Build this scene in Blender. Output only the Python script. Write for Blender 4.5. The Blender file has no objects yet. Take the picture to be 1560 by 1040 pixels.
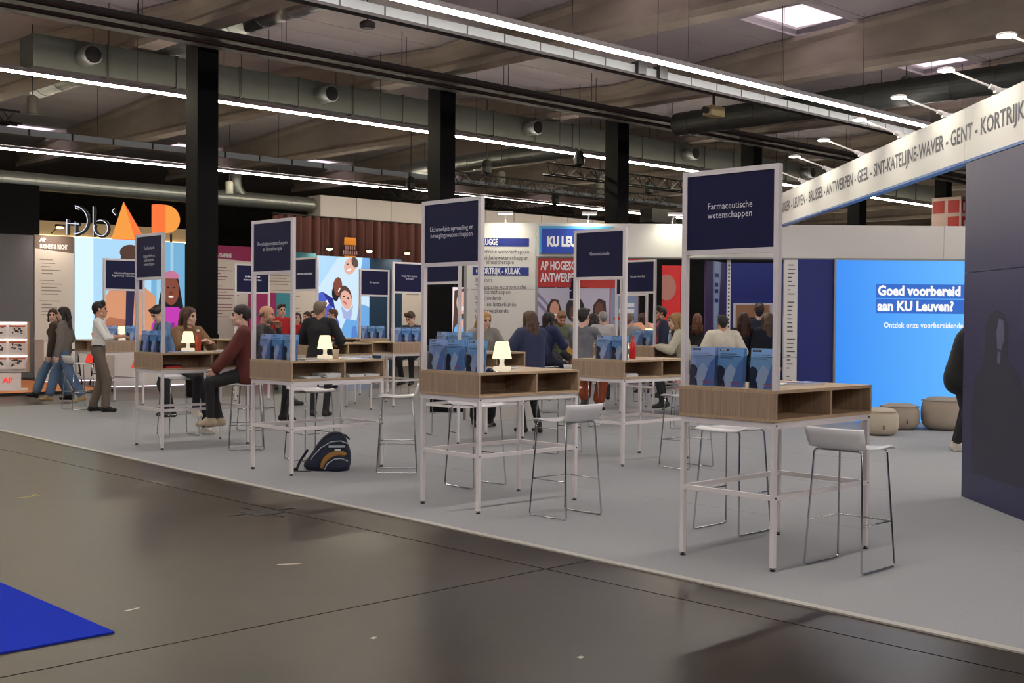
import bpy, math, random
import numpy as np
from mathutils import Matrix, Vector
random.seed(7); rng = np.random.default_rng(7)
scn = bpy.context.scene
COL = scn.collection

# ------------------------------------------------------------------ camera
F_PX, PITCH, ROLL, EYE = 1818.4, 0.0195, 0.0075, 1.55
cam_d = bpy.data.cameras.new('camera'); cam_d.sensor_width = 36.0; cam_d.lens = F_PX / 1560 * 36.0
cam_d.clip_start = 0.05; cam_d.clip_end = 300
cam = bpy.data.objects.new('camera', cam_d); COL.objects.link(cam)
_fw = Vector((0, math.cos(PITCH), -math.sin(PITCH))); _up = Vector((0, math.sin(PITCH), math.cos(PITCH))); _rt = Vector((1, 0, 0))
_r2 = _rt * math.cos(ROLL) + _up * math.sin(ROLL); _u2 = -_rt * math.sin(ROLL) + _up * math.cos(ROLL)
M = Matrix((_r2, _u2, -_fw)).transposed().to_4x4(); M.translation = Vector((0, 0, EYE))
cam.matrix_world = M
scn.camera = cam

# ------------------------------------------------------------------ world, view
w = bpy.data.worlds.new('hall_world'); scn.world = w; w.use_nodes = True
w.node_tree.nodes['Background'].inputs[0].default_value = (0.75, 0.72, 0.78, 1)
w.node_tree.nodes['Background'].inputs[1].default_value = 0.05
vs = scn.view_settings; vs.view_transform = 'Standard'; vs.look = 'None'; vs.exposure = 0.0; vs.gamma = 1.0
vs.use_curve_mapping = False
try:
    scn.cycles.max_bounces = 6; scn.cycles.diffuse_bounces = 3; scn.cycles.glossy_bounces = 3
    scn.cycles.transparent_max_bounces = 12; scn.cycles.use_adaptive_sampling = True; scn.cycles.adaptive_threshold = 0.03; scn.cycles.sample_clamp_indirect = 4.0
    scn.cycles.caustics_reflective = False; scn.cycles.caustics_refractive = False
except Exception:
    pass
STRIP_POWER = 66.0      # radiance of the ceiling light lines
SKYLIGHT_POWER = 1.3
SCREEN_POWER = 1.0

# ------------------------------------------------------------------ frames
TH = math.radians(43.8)
U = np.array([math.cos(TH), math.sin(TH), 0.0]); V = np.array([-math.sin(TH), math.cos(TH), 0.0])
def W(u, v, z=0.0):
    p = U * u + V * v; return Vector((p[0], p[1], z))
def hx(x, Y):                      # sideways distance of something seen at picture column x, Y metres deep
    return (x - 780) / F_PX * Y
ANG_U = TH                         # rotation that turns local x into the hall's long direction

# ------------------------------------------------------------------ materials
def lin(c):
    return tuple(((x / 255) / 12.92 if x / 255 <= 0.04045 else ((x / 255 + 0.055) / 1.055) ** 2.4) for x in c)
_mats = {}
def mat(name, col, rough=0.6, metal=0.0, emit=0.0, spec=None, noise=None, bump=0.0, coat=0.0, ecol=None):
    if name in _mats: return _mats[name]
    m = bpy.data.materials.new(name); m.use_nodes = True
    nt = m.node_tree; b = nt.nodes['Principled BSDF']
    c = lin(col)
    b.inputs['Base Color'].default_value = (*c, 1); b.inputs['Roughness'].default_value = rough
    b.inputs['Metallic'].default_value = metal
    if spec is not None: b.inputs['Specular IOR Level'].default_value = spec
    if coat: b.inputs['Coat Weight'].default_value = coat; b.inputs['Coat Roughness'].default_value = 0.1
    if emit:
        b.inputs['Emission Color'].default_value = (*(lin(ecol) if ecol else c), 1); b.inputs['Emission Strength'].default_value = emit
    if noise:
        scale, amount = noise[0], noise[1]; stretch = noise[2] if len(noise) > 2 else (1, 1, 1)
        tc = nt.nodes.new('ShaderNodeTexCoord'); mp = nt.nodes.new('ShaderNodeMapping'); mp.inputs['Scale'].default_value = stretch
        n = nt.nodes.new('ShaderNodeTexNoise'); n.inputs['Scale'].default_value = scale; n.inputs['Detail'].default_value = 5
        mx = nt.nodes.new('ShaderNodeMix'); mx.data_type = 'RGBA'
        lo = tuple(max(0, x * (1 - amount)) for x in c); hi = tuple(min(1, x * (1 + amount)) for x in c)
        mx.inputs[6].default_value = (*lo, 1); mx.inputs[7].default_value = (*hi, 1)
        nt.links.new(tc.outputs['Object'], mp.inputs['Vector']); nt.links.new(mp.outputs[0], n.inputs['Vector'])
        nt.links.new(n.outputs['Fac'], mx.inputs[0]); nt.links.new(mx.outputs[2], b.inputs['Base Color'])
        if bump:
            bp = nt.nodes.new('ShaderNodeBump'); bp.inputs['Strength'].default_value = bump; bp.inputs['Distance'].default_value = 0.01
            nt.links.new(n.outputs['Fac'], bp.inputs['Height']); nt.links.new(bp.outputs[0], b.inputs['Normal'])
    _mats[name] = m; return m
def glow(name, col, strength):
    return mat(name, (10, 10, 10), rough=0.9, emit=strength, ecol=col)
def clear(name, tint=(245, 248, 250), gloss=0.07):
    if name in _mats: return _mats[name]
    m = bpy.data.materials.new(name); m.use_nodes = True; nt = m.node_tree; nt.nodes.clear()
    o = nt.nodes.new('ShaderNodeOutputMaterial'); t = nt.nodes.new('ShaderNodeBsdfTransparent'); g = nt.nodes.new('ShaderNodeBsdfGlossy')
    x = nt.nodes.new('ShaderNodeMixShader'); t.inputs[0].default_value = (*lin(tint), 1); g.inputs['Roughness'].default_value = 0.05
    x.inputs[0].default_value = gloss
    nt.links.new(t.outputs[0], x.inputs[1]); nt.links.new(g.outputs[0], x.inputs[2]); nt.links.new(x.outputs[0], o.inputs[0])
    _mats[name] = m; return m

def concrete_floor_mat():
    m = mat('polished_concrete', (92, 80, 70), rough=0.32, spec=0.14)
    nt = m.node_tree; b = nt.nodes['Principled BSDF']
    geo = nt.nodes.new('ShaderNodeNewGeometry')
    n1 = nt.nodes.new('ShaderNodeTexNoise'); n1.inputs['Scale'].default_value = 0.9; n1.inputs['Detail'].default_value = 8; n1.inputs['Roughness'].default_value = 0.65
    n2 = nt.nodes.new('ShaderNodeTexNoise'); n2.inputs['Scale'].default_value = 3.5; n2.inputs['Detail'].default_value = 6
    for n in (n1, n2): nt.links.new(geo.outputs['Position'], n.inputs['Vector'])
    r = nt.nodes.new('ShaderNodeValToRGB'); r.color_ramp.elements[0].position = 0.3; r.color_ramp.elements[1].position = 0.72
    r.color_ramp.elements[0].color = (*lin((27, 21, 16)), 1); r.color_ramp.elements[1].color = (*lin((52, 42, 33)), 1)
    nt.links.new(n1.outputs['Fac'], r.inputs[0])
    mx = nt.nodes.new('ShaderNodeMix'); mx.data_type = 'RGBA'; mx.blend_type = 'OVERLAY'; mx.inputs[0].default_value = 0.5
    nt.links.new(r.outputs[0], mx.inputs[6]); nt.links.new(n2.outputs['Fac'], mx.inputs[7]); nt.links.new(mx.outputs[2], b.inputs['Base Color'])
    rr = nt.nodes.new('ShaderNodeMapRange'); rr.inputs[3].default_value = 0.30; rr.inputs[4].default_value = 0.34
    nt.links.new(n1.outputs['Fac'], rr.inputs[0]); nt.links.new(rr.outputs[0], b.inputs['Roughness'])
    return m
def wood_mat(name, a, b_, axis):
    m = mat(name, a, rough=0.5); nt = m.node_tree; b = nt.nodes['Principled BSDF']
    tc = nt.nodes.new('ShaderNodeTexCoord'); mp = nt.nodes.new('ShaderNodeMapping')
    s = [55, 55, 55]; s[axis] = 1.6; mp.inputs['Scale'].default_value = s
    n = nt.nodes.new('ShaderNodeTexNoise'); n.inputs['Scale'].default_value = 1.5; n.inputs['Detail'].default_value = 4; n.inputs['Distortion'].default_value = 0.3
    r = nt.nodes.new('ShaderNodeValToRGB'); r.color_ramp.elements[0].position = 0.32; r.color_ramp.elements[1].position = 0.7
    r.color_ramp.elements[0].color = (*lin(b_), 1); r.color_ramp.elements[1].color = (*lin(a), 1)
    nt.links.new(tc.outputs['Object'], mp.inputs[0]); nt.links.new(mp.outputs[0], n.inputs[0]); nt.links.new(n.outputs['Fac'], r.inputs[0]); nt.links.new(r.outputs[0], b.inputs['Base Color'])
    return m

M_FLOOR = concrete_floor_mat()
M_CARPET = mat('grey_carpet', (156, 157, 160), rough=0.97, spec=0.05, noise=(160, 0.16), bump=0.25)
M_TAPE_EDGE = mat('carpet_edge_tape', (176, 172, 164), rough=0.5)
M_BLUE = mat('blue_carpet', (30, 52, 178), rough=0.95, spec=0.05, noise=(200, 0.12), bump=0.2)
M_CONC = mat('precast_concrete', (150, 138, 126), rough=0.85, noise=(1.3, 0.28, (1, 1, 2.5)))
M_SLAB = mat('roof_panel_white', (178, 170, 172), rough=0.8, noise=(1.1, 0.12))
M_BLACKPAINT = mat('black_column_paint', (13, 13, 14), rough=0.7, spec=.15)
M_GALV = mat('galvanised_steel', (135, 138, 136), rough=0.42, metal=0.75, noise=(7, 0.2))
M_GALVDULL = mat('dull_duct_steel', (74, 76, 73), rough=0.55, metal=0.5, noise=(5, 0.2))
M_TRAYDARK = mat('dark_tray_steel', (54, 50, 50), rough=0.75, spec=.2)
M_TRAYWHITE = mat('pale_trunking', (112, 114, 116), rough=0.5)
M_WHITEMETAL = mat('white_powder_coat', (228, 221, 222), rough=0.45)
M_WHITE = mat('white_plastic', (232, 231, 233), rough=0.22, spec=0.5)
M_CHROME = mat('chrome_rod', (205, 205, 205), rough=0.14, metal=1.0)
M_BLACK = mat('black_plastic', (14, 14, 15), rough=0.5)
M_OAK_V = wood_mat('oak_upright_grain', (178, 153, 129), (152, 127, 106), 2)
M_OAK_X = wood_mat('oak_long_grain', (196, 170, 138), (168, 142, 113), 0)
M_NAVY = mat('navy_print', (17, 20, 62), rough=0.6, spec=.25)
M_NAVY2 = mat('navy_wall_print', (20, 36, 112), rough=0.6)
M_TOWER = mat('dark_violet_print', (42, 40, 84), rough=0.4, noise=(0.8, 0.2))
M_CREAM = mat('white_wall_panel', (216, 211, 207), rough=0.55)
M_PRINTW = mat('white_lettering', (225, 226, 232), rough=0.5)
M_PRINTD = mat('dark_lettering', (72, 74, 82), rough=0.6)
M_ALU = mat('aluminium_profile', (150, 148, 146), rough=0.4, metal=0.6)
M_CLEAR = clear('clear_acrylic')
M_DIFF = glow('led_line_diffuser', (255, 248, 240), STRIP_POWER)
M_DIFF2 = glow('led_line_warm', (255, 242, 214), STRIP_POWER * 1.2)
M_UP = glow('led_line_uplight', (255, 242, 232), STRIP_POWER * .26)
M_SKYL = glow('skylight_opal', (246, 226, 238), SKYLIGHT_POWER)

# ------------------------------------------------------------------ mesh helpers
class MB:
    def __init__(s): s.v = []; s.f = []; s.m = []
    def add(s, vs_, fs, mi=0):
        o = len(s.v); s.v += [tuple(p) for p in vs_]; s.f += [tuple(i + o for i in f) for f in fs]; s.m += [mi] * len(fs); return s
    def box(s, x0, x1, y0, y1, z0, z1, mi=0):
        return s.add([(x0, y0, z0), (x1, y0, z0), (x1, y1, z0), (x0, y1, z0), (x0, y0, z1), (x1, y0, z1), (x1, y1, z1), (x0, y1, z1)],
                     [(0, 3, 2, 1), (4, 5, 6, 7), (0, 1, 5, 4), (1, 2, 6, 5), (2, 3, 7, 6), (3, 0, 4, 7)], mi)
    def tube(s, pts, r, n=8, mi=0, closed=False, cap=True):
        pts = [Vector(p) for p in pts]; rs = r if isinstance(r, (list, tuple)) else [r] * len(pts)
        rings = []; prev = None
        for i, p in enumerate(pts):
            a = pts[i - 1] if (i or closed) else p; b = pts[(i + 1) % len(pts)] if (i < len(pts) - 1 or closed) else p
            t = (b - a).normalized()
            if prev is None:
                nrm = t.orthogonal().normalized()
            else:
                nrm = (prev - t * prev.dot(t)); nrm = nrm.normalized() if nrm.length > 1e-6 else t.orthogonal().normalized()
            prev = nrm; bn = t.cross(nrm)
            rings.append([p + (nrm * math.cos(2 * math.pi * k / n) + bn * math.sin(2 * math.pi * k / n)) * rs[i] for k in range(n)])
        vs_ = [q for rg in rings for q in rg]; fs = []; R = len(rings)
        for i in range(R if closed else R - 1):
            for k in range(n):
                a = i * n + k; b = i * n + (k + 1) % n; c = ((i + 1) % R) * n + (k + 1) % n; d = ((i + 1) % R) * n + k
                fs.append((a, b, c, d))
        if cap and not closed:
            fs.append(tuple(range(n - 1, -1, -1))); fs.append(tuple((R - 1) * n + k for k in range(n)))
        return s.add(vs_, fs, mi)
    def lathe(s, prof, n=20, mi=0, sq=None):       # prof: (radius, z); sq squares the section
        rings = []
        for r, z in prof:
            ring = []
            for k in range(n):
                a = 2 * math.pi * (k + 0.5) / n; c, q = math.cos(a), math.sin(a)
                if sq:
                    e = (abs(c) ** sq + abs(q) ** sq) ** (-1 / sq); c, q = c * e, q * e
                ring.append((r * c, r * q, z))
            rings.append(ring)
        vs_ = [p for rg in rings for p in rg]; fs = []
        for i in range(len(rings) - 1):
            for k in range(n):
                fs.append((i * n + k, i * n + (k + 1) % n, (i + 1) * n + (k + 1) % n, (i + 1) * n + k))
        fs.append(tuple(range(n - 1, -1, -1))); fs.append(tuple((len(rings) - 1) * n + k for k in range(n)))
        return s.add(vs_, fs, mi)
    def prism(s, poly, a0, a1, axis='y', mi=0):      # poly in the two other axes
        n = len(poly)
        def P(p, a):
            if axis == 'y': return (p[0], a, p[1])
            if axis == 'x': return (a, p[0], p[1])
            return (p[0], p[1], a)
        vs_ = [P(p, a0) for p in poly] + [P(p, a1) for p in poly]
        fs = [tuple(range(n)), tuple(range(2 * n - 1, n - 1, -1))] + [(i, i + n, (i + 1) % n + n, (i + 1) % n) for i in range(n)]
        return s.add(vs_, fs, mi)
    def mesh(s, name, mats, smooth=False):
        me = bpy.data.meshes.new(name); me.from_pydata(s.v, [], s.f)
        for m in (mats if isinstance(mats, (list, tuple)) else [mats]): me.materials.append(m)
        if any(s.m): me.polygons.foreach_set('material_index', s.m)
        if smooth: me.polygons.foreach_set('use_smooth', [True] * len(s.f))
        me.update(); return me
def fixn(me):
    import bmesh
    b = bmesh.new(); b.from_mesh(me); bmesh.ops.recalc_face_normals(b, faces=b.faces); b.to_mesh(me); b.free(); return me
def link(name, data, parent=None, loc=(0, 0, 0), rz=0.0, rot=None):
    o = bpy.data.objects.new(name, data); COL.objects.link(o); o.location = loc
    o.rotation_euler = rot if rot is not None else (0, 0, rz)
    if parent is not None: o.parent = parent
    return o
def obj(name, mb, mats, parent=None, loc=(0, 0, 0), rz=0.0, smooth=False, rot=None):
    return link(name, fixn(mb.mesh(name, mats, smooth)), parent, loc, rz, rot)
def tag(o, label, cat, group=None, kind=None):
    o['label'] = label; o['category'] = cat
    if group: o['group'] = group
    if kind: o['kind'] = kind
    return o
def stuff(o): o['kind'] = 'stuff'; return o
def root(name, label, cat, loc=(0, 0, 0), rz=0.0, group=None, kind=None):
    return tag(link(name, None, None, loc, rz), label, cat, group, kind)
def bev(o, w_=0.004, seg=2):
    m = o.modifiers.new('bevel', 'BEVEL'); m.width = w_; m.segments = seg; m.limit_method = 'ANGLE'; return o

_fontcache = {}
def text_mesh(body, size=1.0, align='CENTER', bold=0.0, sx=1.0, space=1.0):
    key = (body, size, align, bold, sx, space)
    if key in _fontcache: return _fontcache[key]
    cu = bpy.data.curves.new('lettering', 'FONT'); cu.body = body; cu.size = size; cu.align_x = align; cu.align_y = 'CENTER'
    cu.offset = bold; cu.space_line = space; cu.resolution_u = 2; cu.fill_mode = 'FRONT'
    o = bpy.data.objects.new('lettering_src', cu); COL.objects.link(o)
    dg = bpy.context.evaluated_depsgraph_get(); me = bpy.data.meshes.new_from_object(o.evaluated_get(dg))
    bpy.data.objects.remove(o); me.name = 'lettering'
    for v in me.vertices: v.co = (v.co.x * sx, 0, v.co.y)          # stands upright, faces -y
    me.materials.clear(); _fontcache[key] = me; return me
def text(body, size, m, parent, loc, rz=0.0, align='CENTER', bold=0.0, sx=1.0, space=1.0, name='lettering'):
    me = text_mesh(body, size, align, bold, sx, space).copy(); me.materials.append(m)
    return link(name, me, parent, loc, rz)

def ell(cx, cy, rx, ry, n=18, a0=0, a1=360, rot=0):
    pts = []
    for k in range(n):
        a = math.radians(a0 + (a1 - a0) * k / (n if a1 - a0 == 360 else n - 1)); x, y = rx * math.cos(a), ry * math.sin(a)
        c, s = math.cos(math.radians(rot)), math.sin(math.radians(rot)); pts.append((cx + x * c - y * s, cy + x * s + y * c))
    return pts
def rect(x0, y0, x1, y1): return [(x0, y0), (x1, y0), (x1, y1), (x0, y1)]
def art(name, Wd, Ht, base, layers, parent, loc=(0, 0, 0), rz=0.0, thick=0.02, step=0.0008, rot=None):
    """a flat printed / lit picture: base board with colour shapes; x right, z up, faces -y, origin bottom left front"""
    mb = MB(); mats = [base]; mb.box(0, Wd, 0, thick, 0, Ht)
    for i, (m, poly) in enumerate(layers):
        if m not in mats: mats.append(m)
        y = -step * (i + 1)
        mb.add([(min(max(px, 0.0), 1.0) * Wd, y, min(max(pz, 0.0), 1.0) * Ht) for px, pz in poly], [tuple(range(len(poly)))], mats.index(m))
    me = mb.mesh(name, mats)
    return link(name, me, parent, loc, rz, rot)

# ================================================================== STRUCTURE
# floor slabs with sawn joints
fl_root = root('floor', 'dark polished concrete hall floor with sawn joints', 'floor', kind='structure')
ug = [-24.75, -12.75, -0.75, 5.25, 11.25, 23.25, 35.25, 47.25, 75.25]; vg = [-20.84, -6.84, 5.16, 17.16, 29.16, 41.16, 60.0]
sub = MB().box(-26, 77, -22, 62, -0.30, -0.06); obj('floor_base', sub, mat('joint_dark', (22, 19, 17), rough=0.9), fl_root, rz=ANG_U)
for i in range(len(ug) - 1):
    for j in range(len(vg) - 1):
        g = 0.006
        obj('floor_slab', MB().box(ug[i] + g, ug[i + 1] - g, vg[j] + g, vg[j + 1] - g, -0.06, 0.0), M_FLOOR, fl_root, rz=ANG_U)
# grey carpet of the stand, laid in strips
cp = root('carpet', 'light grey carpet of the stand laid over the concrete', 'carpet', kind='structure')
def eu(v): return 5.53 + (6.25 - 5.53) * v / 20.3
vlo, vhi = -8.0, 20.3
strip_edges = [None, 8.0, 10.0, 12.0, 14.0, 16.0, 18.0, 20.0, 22.0, 24.0]
for i in range(len(strip_edges) - 1):
    a, b = strip_edges[i], strip_edges[i + 1]
    p = [(eu(vlo) if a is None else a + 0.003, vlo), (b - 0.003, vlo), (b - 0.003, vhi), (eu(vhi) if a is None else a + 0.003, vhi)]
    obj('carpet_strip', MB().prism(p, 0.0, 0.008, 'z'), M_CARPET, cp, rz=ANG_U)
obj('edge_tape', MB().prism([(eu(vlo) - .05, vlo), (eu(vlo) + .012, vlo), (eu(vhi) + .012, vhi), (eu(vhi) - .05, vhi)], 0.0, 0.0095, 'z'), M_TAPE_EDGE, cp, rz=ANG_U)
tag(obj('carpet_blue', MB().box(-9.0, 2.62, 5.52, 14.5, 0, 0.008), M_BLUE, None, rz=ANG_U), 'bright blue carpet corner lying on the concrete aisle', 'carpet', kind='structure')

# roof: beams on columns every 6 m, panels between, skylights
COLV = 20.65; U0 = 11.55
def zroof(v):
    d = abs(v - COLV) % 24; d = min(d, 24 - d); return 7.62 + 0.065 * d
CC = [U0 + 6 * i for i in range(-3, 10)]
column_words = ['second', 'third', 'fourth', 'fifth', 'sixth', 'seventh']
for ci, i in enumerate(range(0, 7)):
    u = U0 + 6 * i; z1 = 7.0
    mb = MB().box(-.22, .22, -.22, .22, 0, z1); c = root('column', ('widest black column, beside the lit picture of man and woman', 'black column rising behind the sports science sign', 'black column behind the medicine sign', 'black column behind the pharmacy sign', 'black column seen under the long white city banner', 'black column carrying the red and white fire sign box', 'farthest black column of the row')[ci], 'column', W(u, COLV), ANG_U, kind='structure')
    obj('shaft', mb, M_BLACKPAINT, c)
    obj('corner_guard', MB().box(-.235, -.15, -.235, -.15, 0, 1.2).box(.15, .235, -.235, -.15, 0, 1.2), M_BLACKPAINT, c)
for u in CC:
    for (va, vb) in ((-3.35, COLV), (COLV, 44.65)):
        n = 2; mb = MB(); vm = (va + vb) / 2
        for (a, b) in ((va, vm), (vm, vb)):
            za, zb = zroof(a) - 0.02, zroof(b) - 0.02
            prof = lambda zt: [(-.22, 7.0), (.22, 7.0), (.22, 7.14), (.09, 7.26), (.09, zt - .2), (.2, zt - .1), (.2, zt), (-.2, zt), (-.2, zt - .1), (-.09, zt - .2), (-.09, 7.26), (-.22, 7.14)]
            pa, pb = prof(za), prof(zb); k = len(pa)
            mb.add([(p[0], a, p[1]) for p in pa] + [(p[0], b, p[1]) for p in pb], [tuple(range(k)), tuple(range(2 * k - 1, k - 1, -1))] + [(q, (q + 1) % k, (q + 1) % k + k, q + k) for q in range(k)])
        bo = obj('beam', mb, M_CONC, None, loc=W(u, 0), rz=ANG_U)
        tag(bo, 'precast concrete roof girder of the hall, tapering I section', 'beam', 'roof girders', 'structure')
ceil = root('ceiling', 'pale ribbed roof panels between concrete girders', 'ceiling', kind='structure')
pm_cache = {}
def slab_panel(dz, hole=None):
    """6 m x 2.4 m roof panel rising dz along +y; hole=(x0,x1,y0,y1) leaves a skylight well"""
    key = (round(dz, 3), hole)
    if key in pm_cache: return pm_cache[key]
    L, B, T = 5.985, 2.385, 0.16; mb = MB(); g = 0.0075
    zz = lambda y: dz * y / 2.4
    def slab(x0, x1, y0, y1):
        mb.add([(x0, y0, zz(y0)), (x1, y0, zz(y0)), (x1, y1, zz(y1)), (x0, y1, zz(y1)), (x0, y0, zz(y0) + T), (x1, y0, zz(y0) + T), (x1, y1, zz(y1) + T), (x0, y1, zz(y1) + T)],
               [(0, 3, 2, 1), (4, 5, 6, 7), (0, 1, 5, 4), (1, 2, 6, 5), (2, 3, 7, 6), (3, 0, 4, 7)])
    if hole:
        x0, x1, y0, y1 = hole; slab(g, L, g, y0); slab(g, L, y1, B); slab(g, x0, y0, y1); slab(x1, L, y0, y1)
    else:
        slab(g, L, g, 1.185); slab(g, L, 1.2, B)
    pm_cache[key] = fixn(mb.mesh('ceiling_panel', M_SLAB)); return pm_cache[key]
sky_n = 0
for bi in range(len(CC) - 1):
    for k in range(20):
        v0 = -3.35 + 2.4 * k; dz = zroof(v0 + 2.4) - zroof(v0); hole = None
        if abs(v0 + 1.2 - 14.3) < 1.0: hole = (3.7, 5.9, .2, 1.75)
        if abs(v0 + 1.2 - 27.8) < 1.2 and v0 > 26: hole = (2.9, 5.8, .4, 1.8)
        if abs(v0 + 1.2 - 40.0) < 1.2: hole = (4.0, 5.85, .4, 2.1)
        o = link('ceiling_panel', slab_panel(dz, hole), ceil, W(CC[bi], v0, zroof(v0)), ANG_U)
        if hole and bi in (2, 3, 4, 5, 6, 7):
            x0, x1, y0, y1 = hole; r = root('skylight', 'pale daylight roof light set between the concrete girders', 'skylight', W(CC[bi], v0, zroof(v0)), ANG_U, 'roof lights', 'structure')
            z = dz * .5 + .16
            up = MB(); t = .05
            up.box(x0 - t, x1 + t, y0 - t, y0, z - .15, z + .12).box(x0 - t, x1 + t, y1, y1 + t, z - .15, z + .12).box(x0 - t, x0, y0, y1, z - .15, z + .12).box(x1, x1 + t, y0, y1, z - .15, z + .12)
            obj('upstand', up, mat('upstand_white', (205, 200, 200), rough=.6), r)
            obj('pane', MB().box(x0, x1, y0, y1, z + .02, z + .04), M_SKYL, r)
# hall enclosure far out of reach
enc = mat('far_hall_wall', (34, 31, 32), rough=0.9)
for nm, b in (('wall_far', (-26, 77, 60, 60.3, 0, 9.5)), ('wall_near', (-26, 77, -20.3, -20, 0, 9.5)), ('wall_left', (-26.3, -26, -20, 60, 0, 9.5)), ('wall_right', (75, 75.3, -20, 60, 0, 9.5))):
    tag(obj(nm, MB().box(*b), enc, None, rz=ANG_U), 'dark end wall of the exhibition hall', 'wall', kind='structure')
tag(obj('ceiling_far', MB().box(-26, 77, 44.65, 60, 7.6, 7.8).box(-26, 77, -20, -3.35, 7.6, 7.8).box(-26, CC[0], -3.35, 44.65, 8.6, 8.8).box(CC[-1], 77, -3.35, 44.65, 8.6, 8.8), M_SLAB, None, rz=ANG_U), 'roof of the hall beyond the girders', 'ceiling', kind='structure')

# ---------------------------------------------------------------- services under the roof
def light_line(label, v, z, u0, u1, wd=.09, dm=None):
    r = root('light_line', label, 'ceiling light', W(u0, v, z), ANG_U, 'continuous light lines under the roof')
    L = u1 - u0
    obj('housing', MB().box(0, L, -wd * .75, wd * .75, 0.02, .10), M_WHITEMETAL, r)
    obj('diffuser', MB().box(0, L, -wd / 2, wd / 2, -.02, .02), dm or M_DIFF, r)
    obj('uplight_slot', MB().box(0, L, -.025, .025, .1005, .104), M_UP, r)
    mb = MB(); x = 1.0
    while x < L:
        mb.tube([(x, 0, .106), (x, 0, (zroof(v) if v > -3.3 else 7.59) - z - .03)], .006, 5); x += 3.0
    stuff(obj('suspension_wires', mb, M_TRAYDARK, r))
light_line('brightest white light line nearest the camera, above the pharmacy sign', 13.25, 6.0, -14, 45)
light_line('white light line just below the square galvanised duct', 22.2, 6.0, -14, 62, .065, M_DIFF2)
light_line('thin white light line over the letter sign', 32.7, 6.0, -10, 62, .065, M_DIFF2)
for v, wh in ((4.2, 'just in front of the camera'), (-5.0, 'nearest of those behind the camera'), (-13.0, 'farthest behind the camera')):
    light_line('white light line over the aisle, ' + wh, v, 6.0, -14, 45)
# pale trunking beside the nearest light line
t = root('cable_trunking', 'pale perforated trunking running beside the brightest light line', 'cable tray', W(-8, 13.95, 5.93), ANG_U)
obj('channel', MB().box(0, 52, -.06, .06, 0, .14), M_TRAYWHITE, t); obj('lower_rail', MB().box(0, 52, -.09, .09, -.05, -.005), M_TRAYDARK, t)
mb = MB()
for k in range(64): mb.box(k * .8 + .3, k * .8 + .325, -.066, -.058, .0, .14)
stuff(obj('slots', mb, M_BLACK, t))
for x in (16.6, 24.3, 24.9): obj('tap_box', MB().box(x, x + .22, -.14, .02, -.02, .2), M_BLACK, t)
stuff(obj('hangers', (lambda m: [m.tube([(x, 0, .14), (x, 0, 2.1)], .008, 5) for x in range(1, 52, 4)] and m)(MB()), M_TRAYDARK, t))
t = root('cable_tray', 'bluish ladder tray above the thin far light line', 'cable tray', W(2, 29.9, 6.0), ANG_U)
obj('channel', MB().box(0, 40, -.05, .05, 0, .16), mat('bluish_tray', (150, 160, 178), rough=.5), t); mb = MB()
for k in range(36): mb.box(k * 1.1, k * 1.1 + .05, -.056, -.049, 0, .16)
stuff(obj('slots', mb, M_BLACK, t))
for lab, v, z, h in (('dark cable tray along the tops of the black columns', 20.15, 6.74, .16), ('dark pipe run just beneath the column tops', 20.0, 6.55, .05)):
    t = root('cable_tray', lab, 'cable tray', W(-6, v, z), ANG_U)
    obj('channel', MB().box(0, 60, -.14, .14, 0, h), M_TRAYDARK, t)
    obj('pipes', MB().tube([(0, -.22, .03), (60, -.22, .03)], .03, 8).tube([(0, .24, .08), (60, .24, .08)], .025, 8), mat('red_brown_pipe', (58, 44, 43), rough=.85, spec=.1), t)
    stuff(obj('hangers', (lambda m: [m.tube([(x, .0, .05), (x, 0, .95)], .008, 5) for x in range(1, 60, 3)] and m)(MB()), M_TRAYDARK, t))
# square duct with side outlets
d = root('square_duct', 'long square galvanised air duct with round side outlets', 'air duct', W(9.2, 22.85, 6.3), ANG_U)
for k in range(24):
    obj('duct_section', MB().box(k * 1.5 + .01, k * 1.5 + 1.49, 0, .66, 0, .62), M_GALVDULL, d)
    if k: obj('flange', MB().box(k * 1.5 - .025, k * 1.5 + .025, -.025, .685, -.025, .645), M_GALVDULL, d)
for x in (1.0, 6.6, 13.2, 20.0, 26.5):
    o = obj('outlet', MB().tube([(x, .1, .3), (x, -.42, .3)], .19, 20), M_GALV, d, smooth=True)
    obj('outlet_mouth', MB().tube([(x, -.415, .3), (x, -.43, .3)], .165, 20), M_BLACK, o)
stuff(obj('hangers', (lambda m: [m.tube([(x, y, -.03), (x, y, 1.6)], .008, 5) for x in np.arange(1.5, 36, 3) for y in (-.03, .69)] and m)(MB()), M_TRAYDARK, d))
def round_duct(label, a, b, r, m, seams=True, bend=None):
    rr = root('round_duct', label, 'air duct', (0, 0, 0)); a, b = Vector(a), Vector(b)
    obj('pipe', MB().tube([a, b], r, 24), m, rr, smooth=False)
    mb = MB(); L = (b - a).length; t = (b - a).normalized(); x = .5
    while x < L:
        mb.tube([a + t * (x - .012), a + t * (x + .012)], r + .012, 24); x += 1.0
    stuff(obj('seams', mb, m, rr)); return rr
round_duct('warm lit spiral duct crossing above the square duct', W(12.2, 30, 7.25), W(12.2, 8, 7.25), .27, M_GALV)
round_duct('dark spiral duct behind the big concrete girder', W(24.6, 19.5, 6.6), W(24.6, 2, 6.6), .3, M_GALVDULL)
round_duct('spiral duct seen under the light line beyond the columns', W(26.4, 33, 6.7), W(26.4, 24.2, 6.7), .27, M_GALV)
fd = round_duct('silver spiral duct along the far side above the letter sign', W(8, 36, 5.55), W(24.5, 36, 5.55), .26, M_GALV)
pts = [W(21.4, 36, 6.6), W(21.4, 36, 6.15)] + [W(21.4 + .5 * (1 - math.cos(a)), 36, 6.15 - .55 * math.sin(a)) for a in np.linspace(.2, 1.5, 8)]
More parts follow.
